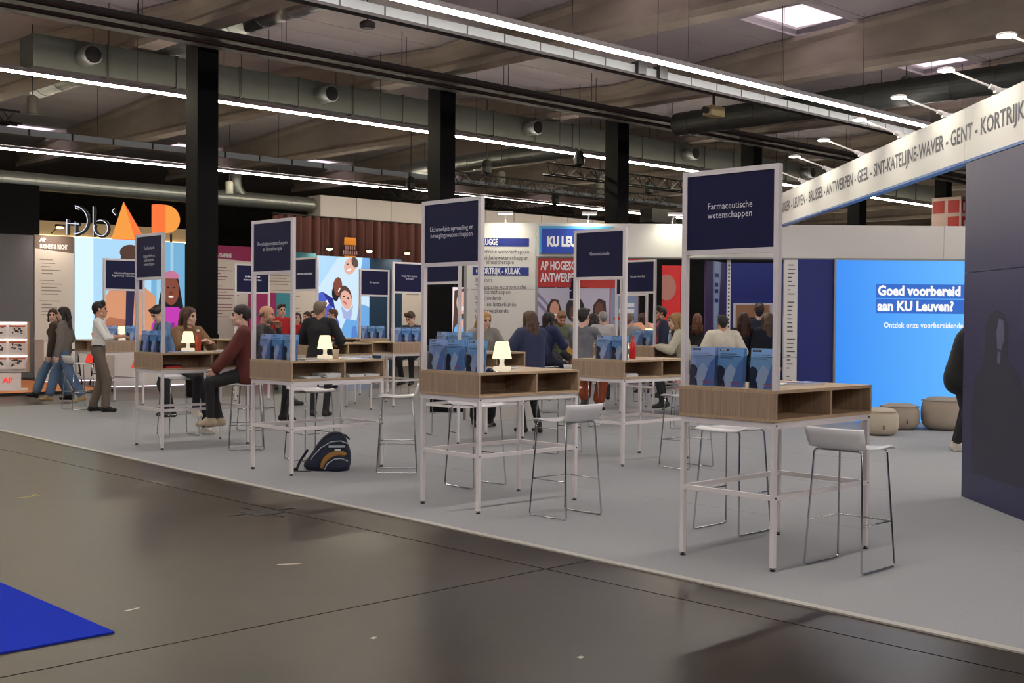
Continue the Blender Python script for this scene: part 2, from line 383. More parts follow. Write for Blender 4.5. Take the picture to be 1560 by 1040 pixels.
obj('elbow', MB().tube(pts, .2, 18), M_GALV, fd, smooth=True)
wd_ = root('square_duct', 'white insulated box duct continuing from the silver duct', 'air duct', W(24.6, 35.6, 5.05), ANG_U)
for k in range(14): obj('duct_section', MB().box(k * 1.6 + .01, k * 1.6 + 1.585, 0, .8, 0, .85), mat('white_duct', (188, 180, 180), rough=.5), wd_)
def drop_lamp(u, v, z, lab):
    r = root('spot_can', lab, 'ceiling light', W(u, v, z))
    obj('can', MB().lathe([(.11, 0), (.12, .02), (.12, .38), (.05, .42), (.012, .43)], 18), mat('grey_can', (120, 118, 112), rough=.5), r, smooth=True)
    obj('stem', MB().tube([(0, 0, .42), (0, 0, zroof(v) - z - .03)], .012, 6), M_TRAYDARK, r)
for u, v, z, lab in ((10.7, 26.6, 6.0, 'grey cylinder lamp hanging below the far left duct'), (19.7, 33.5, 5.4, 'grey cylinder lamp above the far silver duct elbow'), (23.6, 25.1, 5.35, 'grey cylinder lamp behind the second black column'),
                     (27.6, 24.9, 5.4, 'grey cylinder lamp left of the third black column'), (25.5, 13.6, 6.75, 'dark cylinder lamp under the big concrete girder')):
    drop_lamp(u, v, z, lab)
ds = root('ceiling_sensor', 'small dark round ceiling sensor above the brightest light line', 'sensor', W(12.8, 17.1, 6.65)); obj('body', MB().lathe([(.11, 0), (.14, .02), (.14, .1), (.06, .14)], 18), M_TRAYDARK, ds, smooth=True); obj('stem', MB().tube([(0, 0, .13), (0, 0, 1.18)], .012, 6), M_TRAYDARK, ds); obj('lens', MB().lathe([(.09, -.006), (.1, .001)], 16), M_TRAYWHITE, ds)
def truss(label, u0, u1, v, z):
    r = root('truss', label, 'truss', W(u0, v, z), ANG_U); L = u1 - u0; s = .15
    for cy, cz in ((-s, -s), (s, -s), (0, s)): obj('chord', MB().tube([(0, cy, cz), (L, cy, cz)], .025, 8), M_BLACK, r)
    mb = MB(); x = 0; k = 0
    while x < L - .3:
        for a, b in (((-s, -s), (0, s)), ((0, s), (s, -s)), ((-s, -s), (s, -s))):
            p, q = (a, b) if k % 2 == 0 else (b, a); mb.tube([(x, p[0], p[1]), (x + .3, q[0], q[1])], .011, 5)
        x += .3; k += 1
    stuff(obj('lacing', mb, M_BLACK, r))
    for x in (1.2, L - 1.2):
        obj('hoist', MB().lathe([(.04, 0), (.13, .05), (.15, .2), (.1, .38), (.03, .42)], 12), M_BLACK, r, loc=(x, 0, .16)); obj('chain', MB().tube([(x, 0, .55), (x, 0, zroof(v) - z - .03)], .012, 5), M_BLACK, r)
truss('black lattice truss in front of the white box duct', 20.9, 30.2, 24.1, 5.3)
truss('black lattice truss passing behind the third column', 21.6, 33.0, 21.3, 5.35)
truss('black lattice truss lowest behind the sports sign', 21.4, 30.0, 28.0, 5.2)
truss('black lattice truss at the far left with hoist', 6.0, 11.2, 28.6, 6.2)
sp = root('speaker_cluster', 'black hanging loudspeaker below the truss', 'loudspeaker', W(29.0, 24.2, 4.6), ANG_U)
obj('body', MB().box(0, 1.2, -.25, .25, 0, .42), M_BLACK, sp); obj('yoke', MB().tube([(.6, 0, .42), (.6, 0, 1.0)], .02, 6), M_BLACK, sp)
for i, (u, v, z) in enumerate(((19.9, 14.9, 5.75),)):
    hb = root('wall_heater', 'small cream projector box under the pale trunking', 'projector', W(u, v, z), ANG_U)
    obj('body', MB().box(0, .45, 0, .22, 0, .2), mat('cream_box', (200, 180, 130), rough=.5), hb); obj('lens', MB().tube([(-.02, .11, .1), (-.1, .11, .1)], .07, 14), M_BLACK, hb); obj('bracket', MB().box(.2, .24, .09, .13, .2, .5), M_TRAYDARK, hb)

# ================================================================== UNIVERSITY STAND: back walls, banner, tower
BY = 18.0
bw = root('wall_stand_back', 'white stand wall panels with course lists and a high header band', 'wall', (0, BY, 0), kind='structure')
for (x0, x1) in ((-.69, .345),):
    for (z0, z1) in ((.01, .985), (.99, 1.98), (1.985, 2.985)):
        obj('wall_panel', MB().box(x0, x1, 0, .06, z0, z1), M_CREAM, bw)
for (x0, x1) in ((.355, 2.55), (2.556, 4.02), (4.026, 6.49), (6.496, 8.6)):
    obj('header_panel', MB().box(x0, x1, 0, .06, 2.49, 2.985), M_CREAM, bw)
obj('header_soffit', MB().box(.355, 8.6, 0, .35, 2.47, 2.488), M_ALU, bw)
obj('edge_profile', MB().box(.345, .385, -.005, .35, 0, 2.47), M_ALU, bw)
obj('end_profile', MB().box(-.73, -.69, -.005, .3, 0, 2.985), M_ALU, bw)
M_BAR = mat('blue_bar_print', (30, 44, 128), rough=.5)
def list_bar(z, s, x0=-.60):
    obj('title_bar', MB().box(x0, .245, -.006, 0, z - .062, z + .062), M_BAR, bw)
    text(s, .125, M_PRINTW, bw, (x0 + .05, -.009, z + .0), align='LEFT', bold=.004, sx=.58)
list_bar(2.69, '\u25b8 BRUGGE'); list_bar(2.255, '\u25b8 KORTRIJK - KULAK')
for z, s in ((2.55, 'Industri\u00eble wetenschappen'), (2.455, 'Revalidatiewetenschappen'), (2.39, '   en kinesitherapie'), (2.12, 'Rechten'), (2.02, 'Toegepaste economische'), (1.945, '   wetenschappen'), (1.85, 'Geschiedenis'),
             (1.755, 'Taal- en letterkunde'), (1.66, 'Onderwijskunde'), (1.565, 'Biologie'), (1.47, 'Chemie')):
    text(s, .092, M_PRINTD, bw, (-.56, -.004, z), align='LEFT', sx=.82)
# university name board
lg = root('name_board', 'blue name board with white university lettering on the header', 'sign', (0, BY - .012, 0))
obj('pale_board', MB().box(.40, 1.53, -.02, 0, 2.53, 2.94), mat('pale_blue_board', (74, 168, 214), rough=.4), lg)
obj('blue_board', MB().box(.435, 1.53, -.034, -.021, 2.53, 2.90), mat('royal_blue_board', (24, 62, 168), rough=.35), lg)
text('KU LEUVEN', .2, M_PRINTW, lg, (.515, -.038, 2.70), align='LEFT', bold=.012, sx=.66)
# flood lamps on the header
def header_flood(x, lab):
    r = root('flood_lamp', lab, 'lamp', (x, BY - .02, 2.99))
    obj('stalk', MB().tube([(0, .02, 0), (0, .02, .05), (0, -.28, .11)], .012, 8), M_WHITEMETAL, r)
    obj('head', MB().box(-.11, .11, -.36, -.26, .1, .135), M_WHITEMETAL, r)
    obj('lens', MB().box(-.1, .1, -.35, -.27, .094, .099), glow('flood_white', (255, 250, 230), 9), r)
    L = bpy.data.lights.new('flood_beam', 'SPOT'); L.energy = 26; L.color = (1, .98, .76); L.spot_size = 2.3; L.spot_blend = .8; L.shadow_soft_size = .08
    lo = link('flood_beam', L, r, (0, -.31, .09)); lo.rotation_euler = (math.radians(38), 0, 0)
header_flood(-.11, 'flood lamp on stalk above the course list'); header_flood(1.13, 'flood lamp on stalk above the blue name board'); header_flood(2.4, 'flood lamp on stalk right of the name board'); 
# long city banner, runs away from the camera
BX = 3.98
bn = root('city_banner', 'long white banner beam lettered with Belgian city names', 'banner', (BX, 0, 0))
for (y0, y1) in ((7.4, 10.56), (10.565, 14.2), (14.205, 17.9)):
    obj('banner_panel', MB().box(0, .08, y0, y1, 2.97, 3.43), M_CREAM, bn)
obj('bottom_profile', MB().box(-.005, .085, 7.4, 17.9, 2.945, 2.968), mat('blue_profile', (70, 104, 170), rough=.4), bn)
cities = 'DIEPENBEEK - LEUVEN - BRUSSEL - ANTWERPEN - GEEL - SINT-KATELIJNE-WAVER - GENT - KORTRIJK'
tm = text_mesh(cities, .2, 'LEFT', .004, 1.0).copy(); _w = lambda q: (lambda a: max(a) - min(a))([v.co.x for v in text_mesh(q, .2, 'LEFT', .004, 1.0).vertices])
p1_, p2_ = _w(cities.split('LEUVEN')[0] + 'L'), _w(cities.split('KORTRIJK')[0] + 'K'); k = (16.9 - 10.08) / (p2_ - p1_)
for v in tm.vertices: v.co.x *= k
tm.materials.append(mat('grey_banner_lettering', (84, 84, 92), rough=.6))
link('lettering', tm, bn, (-.003, 16.9 + p1_ * k, 3.2), -math.pi / 2)
# the arms with lamps along the banner
for i, y in enumerate((8.65, 9.85, 11.05, 12.3, 13.7, 15.1, 16.4)):
    ordn = ['nearest', 'second nearest', 'third nearest', 'fourth nearest', 'fifth nearest', 'sixth nearest', 'farthest'][i]
    r = root('arm_lamp', 'slim white arm lamp on the city banner, ' + ordn + ' of the row', 'lamp', (BX + .02, y, 3.43), group='arm lamps along the banner')
    obj('clamp', MB().box(-.05, .05, -.025, .025, 0, .035).tube([(0, 0, .02), (-.09, 0, .055)], .022, 8), M_WHITEMETAL, r)
    obj('arm', MB().tube([(-.05, 0, .04), (-.40, 0, .175)], .009, 8), M_WHITEMETAL, r)
    obj('head', MB().lathe([(.012, .03), (.06, .02), (.075, .006), (.075, 0)], 18), M_WHITEMETAL, r, loc=(-.45, 0, .18), smooth=True)
    obj('lens', MB().lathe([(.066, -.004), (.066, .0005)], 18), glow('arm_lamp_lens', (255, 255, 250), 30), r, loc=(-.45, 0, .18))
    L = bpy.data.lights.new('lamp_beam', 'SPOT'); L.energy = 20; L.color = (1, .98, .76); L.spot_size = 2.2; L.spot_blend = .7; L.shadow_soft_size = .06
    lo = link('lamp_beam', L, r, (-.45, 0, .165)); lo.rotation_euler = (0, math.radians(-52), 0)
# dark tower under the near end of the banner
tw = root('wall_tower', 'tall dark violet printed wall with a faint seated portrait', 'wall', (BX, 0, 0), kind='structure')
for (z0, z1) in ((.01, .985), (.99, 1.975), (1.98, 2.94)):
    obj('wall_panel', MB().box(0, .9, 7.6, 10.52, z0, z1), M_TOWER, tw)
M_FIG = mat('figure_dark_print', (32, 31, 58), rough=.45); M_FACE = mat('figure_pale_print', (92, 92, 128), rough=.45)
fig = MB(); yf = 9.78
def figpoly(pts, m, dx): fig.add([(dx, yf - a, z) for a, z in pts], [tuple(range(len(pts)))], m)
figpoly([(-.5, .25), (.6, .25), (.62, .6), (.56, .95), (.42, 1.14), (.22, 1.24), (.2, 1.34), (.22, 1.5), (.14, 1.61), (-.02, 1.65), (-.18, 1.61), (-.27, 1.48), (-.27, 1.3), (-.32, 1.18), (-.46, 1.08), (-.54, .8)], 0, -.0015)
figpoly([(-.0, 1.33), (.08, 1.32), (.13, 1.4), (.14, 1.46), (.11, 1.56), (.03, 1.58), (-.02, 1.47)], 1, -.003)
figpoly([(-.0, 1.22), (.06, 1.2), (.07, 1.3), (.01, 1.31)], 1, -.003)
link('portrait_print', fig.mesh('portrait_print', [M_FIG, M_FACE]), tw)
# lit screen
led = root('led_screen', 'bright blue lit screen inviting visitors to prepare well', 'screen', (4.87, BY - .03, .03))
def led_mat():
    m = mat('blue_screen', (6, 8, 14), rough=.4, emit=SCREEN_POWER, ecol=(60, 150, 250)); nt = m.node_tree; b = nt.nodes['Principled BSDF']
    tc = nt.nodes.new('ShaderNodeTexCoord'); sp_ = nt.nodes.new('ShaderNodeSeparateXYZ'); r = nt.nodes.new('ShaderNodeValToRGB')
    r.color_ramp.elements[0].color = (*lin((52, 142, 246)), 1); r.color_ramp.elements[1].color = (*lin((96, 182, 255)), 1)
    mr = nt.nodes.new('ShaderNodeMapRange'); mr.inputs[2].default_value = 1.9
    nt.links.new(tc.outputs['Object'], sp_.inputs[0]); nt.links.new(sp_.outputs[0], mr.inputs[0]); nt.links.new(mr.outputs[0], r.inputs[0]); nt.links.new(r.outputs[0], b.inputs['Emission Color'])
    return m
obj('screen_face', MB().box(0, 3.2, 0, .05, 0, 2.43), led_mat(), led)
obj('screen_frame', MB().box(-.03, 0, -.01, .06, -.02, 2.45).box(0, 3.2, -.01, .06, 2.432, 2.46), M_ALU, led)
g_txt = glow('screen_white', (255, 255, 255), .95); g_bar = glow('screen_bar_blue', (58, 118, 222), .8)
obj('highlight_bar', MB().box(.60, 3.0, -.004, 0, 1.865, 2.075), g_bar, led); obj('highlight_bar', MB().box(.60, 3.0, -.004, 0, 1.635, 1.845), g_bar, led)
text('Goed voorbereid', .205, g_txt, led, (.625, -.007, 1.97), align='LEFT', bold=.009, sx=.86)
text('aan KU Leuven?', .205, g_txt, led, (.625, -.007, 1.74), align='LEFT', bold=.009, sx=.86)
text('Ontdek onze voorbereidende', .115, g_txt, led, (.72, -.007, 1.455), align='LEFT', bold=.002, sx=.86)
# navy flank beside the screen, list pillar, room behind
nf = root('wall_navy_flank', 'navy printed wall flank left of the lit screen', 'wall', (0, BY, 0), kind='structure')
obj('wall_panel', MB().box(4.30, 4.84, 0, .06, 0, 2.47), M_NAVY2, nf)
pl = root('list_pillar', 'narrow white pillar printed with a long list of courses', 'pillar', (4.09, BY - .03, 0))
for (z0, z1) in ((.01, .985), (.99, 1.975), (1.98, 2.46)): obj('pillar_panel', MB().box(0, .20, 0, .08, z0, z1), M_CREAM, pl)
for k in range(36):
    z = 2.38 - k * .062
    if k % 9 == 8: continue
    obj('list_line', MB().box(.05, .05 + rng.uniform(.04, .12), -.003, 0, z - .008, z + .008), M_PRINTD, pl)
nb = root('wall_navy_room', 'navy wall of the meeting room behind the opening', 'wall', (0, 0, 0), kind='structure')
obj('wall_panel', MB().box(3.62, 4.09, 22.0, 22.08, 0, 2.6).box(4.78, 6.2, 22.0, 22.08, 0, 2.6).box(4.09, 4.78, 22.0, 22.08, 1.84, 2.6), M_NAVY2, nb)
obj('side_panel', MB().box(6.2, 6.28, 18.4, 22.0, 0, 2.6), M_NAVY2, nb)
obj('door_frame', MB().box(4.07, 4.11, 21.96, 22.1, 0, 1.86).box(4.76, 4.80, 21.96, 22.1, 0, 1.86).box(4.11, 4.76, 21.96, 22.1, 1.83, 1.86), M_WHITEMETAL, nb)
kr = root('kitchen_unit', 'pale wooden pantry cabinet seen through the doorway', 'cabinet', (4.4, 23.6, 0))
obj('body', MB().box(-.3, 1.0, 0, .4, 0, 2.2), mat('pantry_wood', (176, 130, 96), rough=.5), kr); obj('niche', MB().box(.15, .55, -.01, 0, 1.35, 1.6), M_BLACK, kr); obj('coffee_machine', MB().box(.18, .42, -.25, -.02, 1.2, 1.55), M_TRAYDARK, kr)
pp = root('wall_printed_panel', 'violet and pale blue printed panel at the room entrance', 'wall', (2.95, BY + .25, 0), kind='structure')
art('printed_panel', .95, 2.46, mat('plum_print', (70, 50, 92), rough=.5), [(mat('pale_blue_print', (150, 166, 200), rough=.5), [(.28, 0), (.75, 0), (.62, .5), (.8, 1), (.36, 1), (.4, .5)]), (mat('pale_blue_print2', (176, 190, 216), rough=.5), [(.42, .45), (.6, .45), (.72, 1), (.46, 1)]),
     (M_BAR, rect(.46, .9, .66, .925)), (M_BAR, rect(.46, .84, .64, .865)), (M_BAR, rect(.46, .8, .64, .825)), (M_BAR, rect(.46, .74, .64, .765))], pp, rz=math.radians(62))
ps = root('perforated_post', 'white perforated upright post beside the navy room', 'post', (3.26, BY + .12, 0))
obj('post', MB().box(0, .05, 0, .05, 0, 2.47), M_WHITEMETAL, ps); mb = MB()
for k in range(40): mb.box(.012, .036, -.002, .0, .1 + k * .058, .125 + k * .058)
stuff(obj('holes', mb, M_BLACK, ps))
# poufs in front of the screen
def pouf(x, y, r, h, lab, col):
    p = root('pouf', lab, 'pouf', (x, y, .008), rz=rng.uniform(0, 1)); prof = []
    for k in range(13):
        a = k / 12 * math.pi; prof.append((r * (abs(math.sin(a)) ** .42) * (.985 if 0 < k < 12 else 0) + .004, h / 2 - h / 2 * math.copysign(abs(math.cos(a)) ** .75, math.cos(a))))
    obj('cushion', MB().lathe(prof, 28), mat('pouf_' + col, (188, 176, 156) if col == 'a' else (164, 150, 136), rough=.85, noise=(4, .1)), p, smooth=True)
    obj('seam', MB().tube([(r * .97 * math.cos(a), r * .97 * math.sin(a), h * .93 - .02) for a in np.linspace(0, 2 * math.pi, 28, endpoint=False)], .006, 6, closed=True), mat('pouf_seam', (130, 118, 104), rough=.8), p)
    obj('handle', MB().tube([(.05 - r * .3, -r * .985, h * .4), (.05 - r * .3, -r * 1.04, h * .33), (.05 - r * .3, -r * .985, h * .26)], .012, 6), mat('pouf_tab', (110, 96, 80), rough=.8), p)
pouf(4.99, 16.15, .25, .37, 'low cream pouf nearest the sign table', 'a'); pouf(5.55, 17.05, .28, .37, 'low beige pouf half hidden behind the cream one', 'b'); pouf(6.15, 17.0, .30, .47, 'largest tan pouf beside the black clad visitor', 'b')

# ================================================================== COLLEGE STAND ALONG THE FAR SIDE (letters, lit pictures)
VB = 29.4
cw = root('wall_college', 'row of printed course panels of the neighbouring stand', 'wall', W(0, VB), ANG_U, kind='structure')
def banner_panel(u0, u1, z1, headcol, title, tcol, lines=18, hd=.42):
    p = obj('course_panel', MB().box(u0, u1, 0, .08, .01, z1), mat('warm_white_panel', (226, 216, 210), rough=.6), cw)
    obj('panel_heading', MB().prism([(u0, z1 - hd * .8), (u1, z1 - hd), (u1, z1), (u0, z1)], -.004, 0, 'y'), mat('head_' + title[:4], headcol, rough=.6), p)
    text('AP', .13, M_PRINTW, p, (u0 + .12, -.008, z1 - .12), align='LEFT', bold=.008); text(title, .15, M_PRINTW, p, (u0 + .12, -.008, z1 - .28), align='LEFT', bold=.008, sx=.55)
    mb = MB()
    for k in range(lines):
        z = z1 - hd - .2 - k * .085
        if k % 6 == 5: continue
        mb.box(u0 + .12 + (.05 if k % 6 else 0), u0 + .12 + rng.uniform(.35, .75) * (u1 - u0 - .2), -.003, 0, z, z + .022)
    stuff(obj('course_lines', mb, mat('line_' + title[:4], tcol, rough=.7), p))
obj('wall_panel', MB().box(8.2, 11.86, .02, .08, 0, 3.5), mat('grey_weave_wall', (104, 104, 112), rough=.8, noise=(40, .15)), cw)
banner_panel(11.88, 12.86, 3.52, (112, 94, 88), 'BUSINESS & RECHT', (150, 140, 136)); banner_panel(16.3, 18.1, 3.5, (158, 32, 96), 'ONDERWIJS & TRAINING', (150, 96, 120)); banner_panel(18.4, 20.17, 3.42, (44, 130, 144), 'MENS & MAATSCHAPPIJ', (168, 156, 150))
obj('wall_panel', MB().box(15.94, 16.28, 0, .08, 0, 3.5), M_BLACKPAINT, cw)
obj('wall_panel', MB().box(22.13, 23.4, 0, .08, 0, 3.35), mat('petrol_wall', (18, 58, 92), rough=.6), cw)
banner_panel(23.4, 24.4, 2.9, (226, 216, 210), ' ', (150, 140, 136), 5, .1); obj('wall_panel', MB().box(24.42, 25.6, 0, .08, 0, 3.2), mat('petrol_wall', (18, 58, 92)), cw)
obj('magenta_panel', MB().box(17.2, 18.05, -1.2, -1.14, 0, 2.2), mat('magenta_print', (164, 36, 104), rough=.6, noise=(3, .2)), cw); obj('cyan_panel', MB().box(18.06, 18.5, -1.2, -1.14, 0, 2.2), mat('cyan_print', (60, 150, 172), rough=.6), cw)
G = lambda n, c, s=SCREEN_POWER: glow('lit_' + n, c, s)
skin_l = G('skin_light', (232, 178, 160)); skin_d = G('skin_dark', (132, 72, 56)); hair_b = G('hair_brown', (84, 60, 52)); hair_k = G('hair_black', (26, 22, 30)); smile = G('smile', (250, 236, 232))
p1 = root('lit_picture', 'large lit picture wall of a man and a smiling woman in pink', 'screen', W(12.88, VB - .03, .05), ANG_U)
art('picture_face', 3.04, 3.46, G('pale_sky', (172, 216, 246), 1.05), [
    (G('pale_glow', (214, 240, 255), 1.1), rect(0, 0, .16, 1)), (G('grey_blue', (120, 178, 216)), rect(.68, 0, 1, 1)), (G('streak', (160, 206, 232)), rect(.73, .0, .77, 1)), (G('streak', (160, 206, 232)), rect(.86, .2, .89, 1)),
    (G('tan_jacket', (216, 150, 112)), [(.14, .0), (.18, .45), (.3, .62), (.42, .66), (.6, .66), (.72, .58), (.76, .3), (.74, 0)]), (G('tan_shade', (176, 112, 84)), [(.14, .3), (.3, .42), (.46, .4), (.46, .34), (.3, .34), (.16, .22)]), (G('dark_tee', (44, 40, 70)), [(.44, .2), (.5, .2), (.53, .66), (.45, .66)]),
    (skin_l, [(.44, .62), (.56, .62), (.56, .78), (.44, .78)]), (skin_l, ell(.495, .8, .085, .12)), (hair_b, ell(.49, .905, .1, .06)), (hair_b, [(.39, .8), (.41, .93), (.44, .93), (.425, .8)]), (hair_k, rect(.42, .815, .475, .82)), (hair_k, rect(.51, .815, .57, .82)), (G('lip', (196, 110, 104)), ell(.495, .735, .03, .008)),
    (hair_k, [(.72, .2), (.75, .55), (.8, .74), (.93, .74), (.985, .5), (1, .2)]), (G('pink_coat', (196, 60, 178)), [(.66, 0), (.68, .36), (.78, .5), (.94, .5), (1, .42), (1, 0)]), (G('pink_shade', (150, 36, 140)), [(.84, 0), (.87, .38), (.9, .38), (.9, 0)]),
    (skin_d, ell(.865, .63, .078, .115)), (G('hat', (196, 120, 150)), ell(.865, .72, .082, .06, 16, 0, 180)), (smile, ell(.865, .578, .026, .008)), (hair_k, ell(.836, .65, .013, .006)), (hair_k, ell(.894, .65, .013, .006)), (G('dark_nose', (104, 52, 42)), ell(.865, .61, .014, .012))], p1)
p2 = root('lit_picture', 'lit blue picture of three people leaning together seen from below', 'screen', W(20.19, VB - .03, .05), ANG_U)
cloth = G('blue_cloth', (70, 96, 200)); cloth2 = G('sky_cloth', (110, 170, 230))
art('picture_face', 1.92, 3.3, G('white_sky', (206, 232, 250), 1.02), [
    (G('cyan_sky', (176, 220, 250)), [(0, .7), (.4, 1), (0, 1)]), (cloth2, [(.4, 0), (.46, .34), (.55, .44), (.75, .42), (.8, .58), (1, .55), (1, 0)]), (G('denim', (84, 132, 206)), [(.62, 0), (.66, .36), (.74, .38), (.8, .2), (.78, 0)]), (cloth, [(0, 0), (0, .66), (.1, .68), (.26, .56), (.42, .4), (.44, .2), (.38, 0)]),
    (G('deep_cloth', (34, 44, 140)), [(0, .2), (0, .42), (.2, .44), (.36, .2), (.3, .05)]), (G('deep_cloth', (34, 44, 140)), [(.7, .1), (.82, .24), (.9, .1), (.8, .0)]), (smile, [(0, .5), (.24, .64), (.28, .61), (.02, .45)]), (G('deep_cloth', (34, 44, 140)), [(.1, .68), (.3, .62), (.34, .52), (.24, .56)]),
    (skin_d, ell(.38, .72, .085, .1, rot=-38)), (hair_k, ell(.34, .66, .07, .06, rot=-38)), (skin_d, ell(.39, .725, .075, .08, rot=-38)), (skin_l, ell(.62, .92, .12, .075, rot=12)), (hair_b, ell(.71, .955, .07, .045, rot=-20)), (cloth2, [(.8, .8), (1, .74), (1, 1), (.86, 1)]), (hair_b, ell(.53, .65, .13, .085, rot=-20)), (skin_l, ell(.545, .61, .115, .08, rot=-20)), (G('scarf', (170, 180, 226)), [(.44, .56), (.56, .5), (.68, .56), (.64, .44), (.5, .44)]),
    (G('lip', (196, 110, 104)), ell(.52, .585, .04, .012, rot=-20)), (smile, ell(.6, .885, .045, .012, rot=12)), (smile, ell(.41, .7, .03, .01, rot=40)), (hair_k, ell(.5, .64, .018, .007)), (hair_k, ell(.58, .625, .018, .007)), (hair_k, ell(.57, .935, .016, .006)), (hair_k, ell(.66, .945, .016, .006)), (skin_l, ell(.54, .6, .02, .01))], p2)
p3 = root('lit_picture', 'narrow lit picture of a smiling woman behind the sports sign', 'screen', (hx(689, 19.5), 19.5, .9))
art('picture_face', .30, 1.15, G('pale_pink', (240, 220, 226), 1.05), [(hair_b, [(0, .3), (.1, .95), (.9, 1), (1, .4), (.7, .3)]), (skin_l, ell(.55, .78, .34, .16)), (smile, ell(.55, .7, .16, .03)), (cloth2, [(.0, 0), (.1, .42), (.5, .56), (1, .5), (1, 0)]), (skin_l, [(.2, .2), (.5, .55), (.6, .5), (.35, .1)])], p3)
obj('screen_stand', MB().box(.02, .28, .03, .1, -.892, .0), M_BLACKPAINT, p3); obj('dark_side', MB().box(-.36, -.01, .0, .06, -.892, 1.15), M_BLACKPAINT, p3)
# letters on top of the lit wall
gl_o = G('orange_face', (255, 120, 60), 1.0); gl_y = G('amber_face', (250, 160, 70), 1.0); gl_r = G('red_edge', (238, 72, 40), .9)
A_ = root('sign_letter', 'glowing orange pyramid shaped letter A on the lit wall', 'sign', W(13.95, VB + .2, 3.53), ANG_U)
obj('letter_body', MB().add([(0, 0, 0), (.96, 0, 0), (.48, .3, 1.02), (.48, -.35, 0), (.48, .5, 0)], [(0, 3, 2)], 0).add([(0, 0, 0), (.96, 0, 0), (.48, .3, 1.02), (.48, -.35, 0), (.48, .5, 0)], [(3, 1, 2), (1, 4, 2), (4, 0, 2), (0, 4, 1, 3)], 1), [gl_y, gl_o], A_)
P_ = root('sign_letter', 'glowing orange letter P beside the pyramid letter', 'sign', W(15.2, VB + .2, 3.66), ANG_U)
obj('letter_stem', MB().box(0, .28, 0, .25, 0, .86), gl_o, P_); obj('letter_bowl', MB().prism([(.285, .1)] + [(.285 + .42 * math.cos(a), .48 + .38 * math.sin(a)) for a in np.linspace(-math.pi / 2, math.pi / 2, 16)] + [(.285, .86)], 0.01, .24, 'y'), gl_y, P_)
obj('letter_post', MB().tube([(.5, .12, .1), (.5, .12, -.3)], .03, 8), M_TRAYDARK, P_)
N_ = root('sign_letter', 'dark letters with white neon edges beside the pyramid letter', 'sign', W(12.8, VB + .35, 3.55), ANG_U)
neon = G('neon_white', (235, 240, 255), 1.0); k = .0206 * .82
nx = lambda x, y: ((x - 113) * k, 0, (358 - y) * k)
arcD = [nx(126 + 21 * math.sin(a), 333 - 21 * math.cos(a)) for a in np.linspace(.1, math.pi, 12)]; arcb = [nx(168 + 11 * math.sin(a), 343 - 12 * math.cos(a)) for a in np.linspace(-.6, 2 * math.pi - 1.2, 16)]
for pth in ([nx(115, 333), nx(115, 356)], [nx(128, 336), nx(128, 358)], [nx(115, 339), nx(134, 339)], arcD, [nx(156, 311), nx(156, 357)], arcb, [nx(128, 311), nx(129, 316), nx(134, 317)], [nx(190, 312), nx(186, 316), nx(192, 322)]):
    obj('neon_edge', MB().tube([(p[0] - .02, p[1] - .05, p[2]) for p in pth], .010, 6), neon, N_); obj('dark_letter', MB().tube([(p[0] + .05, p[1] + .02, p[2]) for p in pth], .05, 6), M_BLACK, N_)
# warm flood lamps on the panels
for i, (u, lab) in enumerate(((20.3, 'left of the blue picture'), (21.75, 'right of the blue picture'), (23.2, 'above the petrol wall'), (24.5, 'behind the sports sign'), (12.3, 'above the business panel'))):
    r = root('flood_lamp', 'small warm flood lamp on arm ' + lab, 'lamp', W(u, VB, 3.45 if u > 15 else 3.62), ANG_U)
    obj('arm', MB().tube([(0, .03, -.05), (0, -.45, .12)], .012, 8), M_TRAYDARK, r); obj('head', MB().box(-.1, .1, -.56, -.44, .09, .15), M_TRAYDARK, r)
    obj('lens', MB().lathe([(.002, -.05), (.07, -.035), (.085, 0)], 14), glow('warm_flood', (255, 214, 150), 14), r, loc=(0, -.5, .088))
    L = bpy.data.lights.new('flood_beam', 'SPOT'); L.energy = 40; L.color = (1, .86, .68); L.spot_size = 2.3; L.spot_blend = .8; L.shadow_soft_size = .08
    lo = link('flood_beam', L, r, (0, -.5, .02)); lo.rotation_euler = (math.radians(42), 0, 0)
pf = root('wall_platform', 'low orange covered platform of the neighbouring stand', 'platform', W(0, 0), ANG_U, kind='structure')
obj('platform_top', MB().box(6.0, 10.9, 23.06, VB, 0, .05), mat('orange_carpet', (206, 128, 78), rough=.9), pf); obj('platform_edge', MB().box(6.0, 10.9, 23.03, 23.058, 0, .05), M_BLACK, pf)
# lit leaflet rack
lr = root('leaflet_rack', 'white lit leaflet rack with six pockets and wooden side', 'rack', W(8.85, 23.9, .05), ANG_U - .35)
obj('base', MB().box(-.1, .62, -.2, .3, 0, .03), M_WHITEMETAL, lr); pd = obj('pedestal', MB().box(0, .5, 0, .22, .03, .34), M_WHITEMETAL, lr); text('AP', .15, glow('red_logo', (240, 70, 60), 1.1), pd, (.25, -.004, .2), bold=.006)
rk = obj('frame', MB().prism([(.0, .36), (.16, .36), (.36, 1.36), (.2, 1.36)], .62, .655, 'x'), mat('rack_wood', (176, 122, 80), rough=.5), lr); obj('frame', MB().prism([(.0, .36), (.16, .36), (.36, 1.36), (.2, 1.36)], -.12, -.09, 'x'), M_WHITEMETAL, lr)
obj('back_board', MB().prism([(.13, .36), (.16, .36), (.36, 1.36), (.33, 1.36)], -.09, .62, 'x'), M_WHITEMETAL, lr)
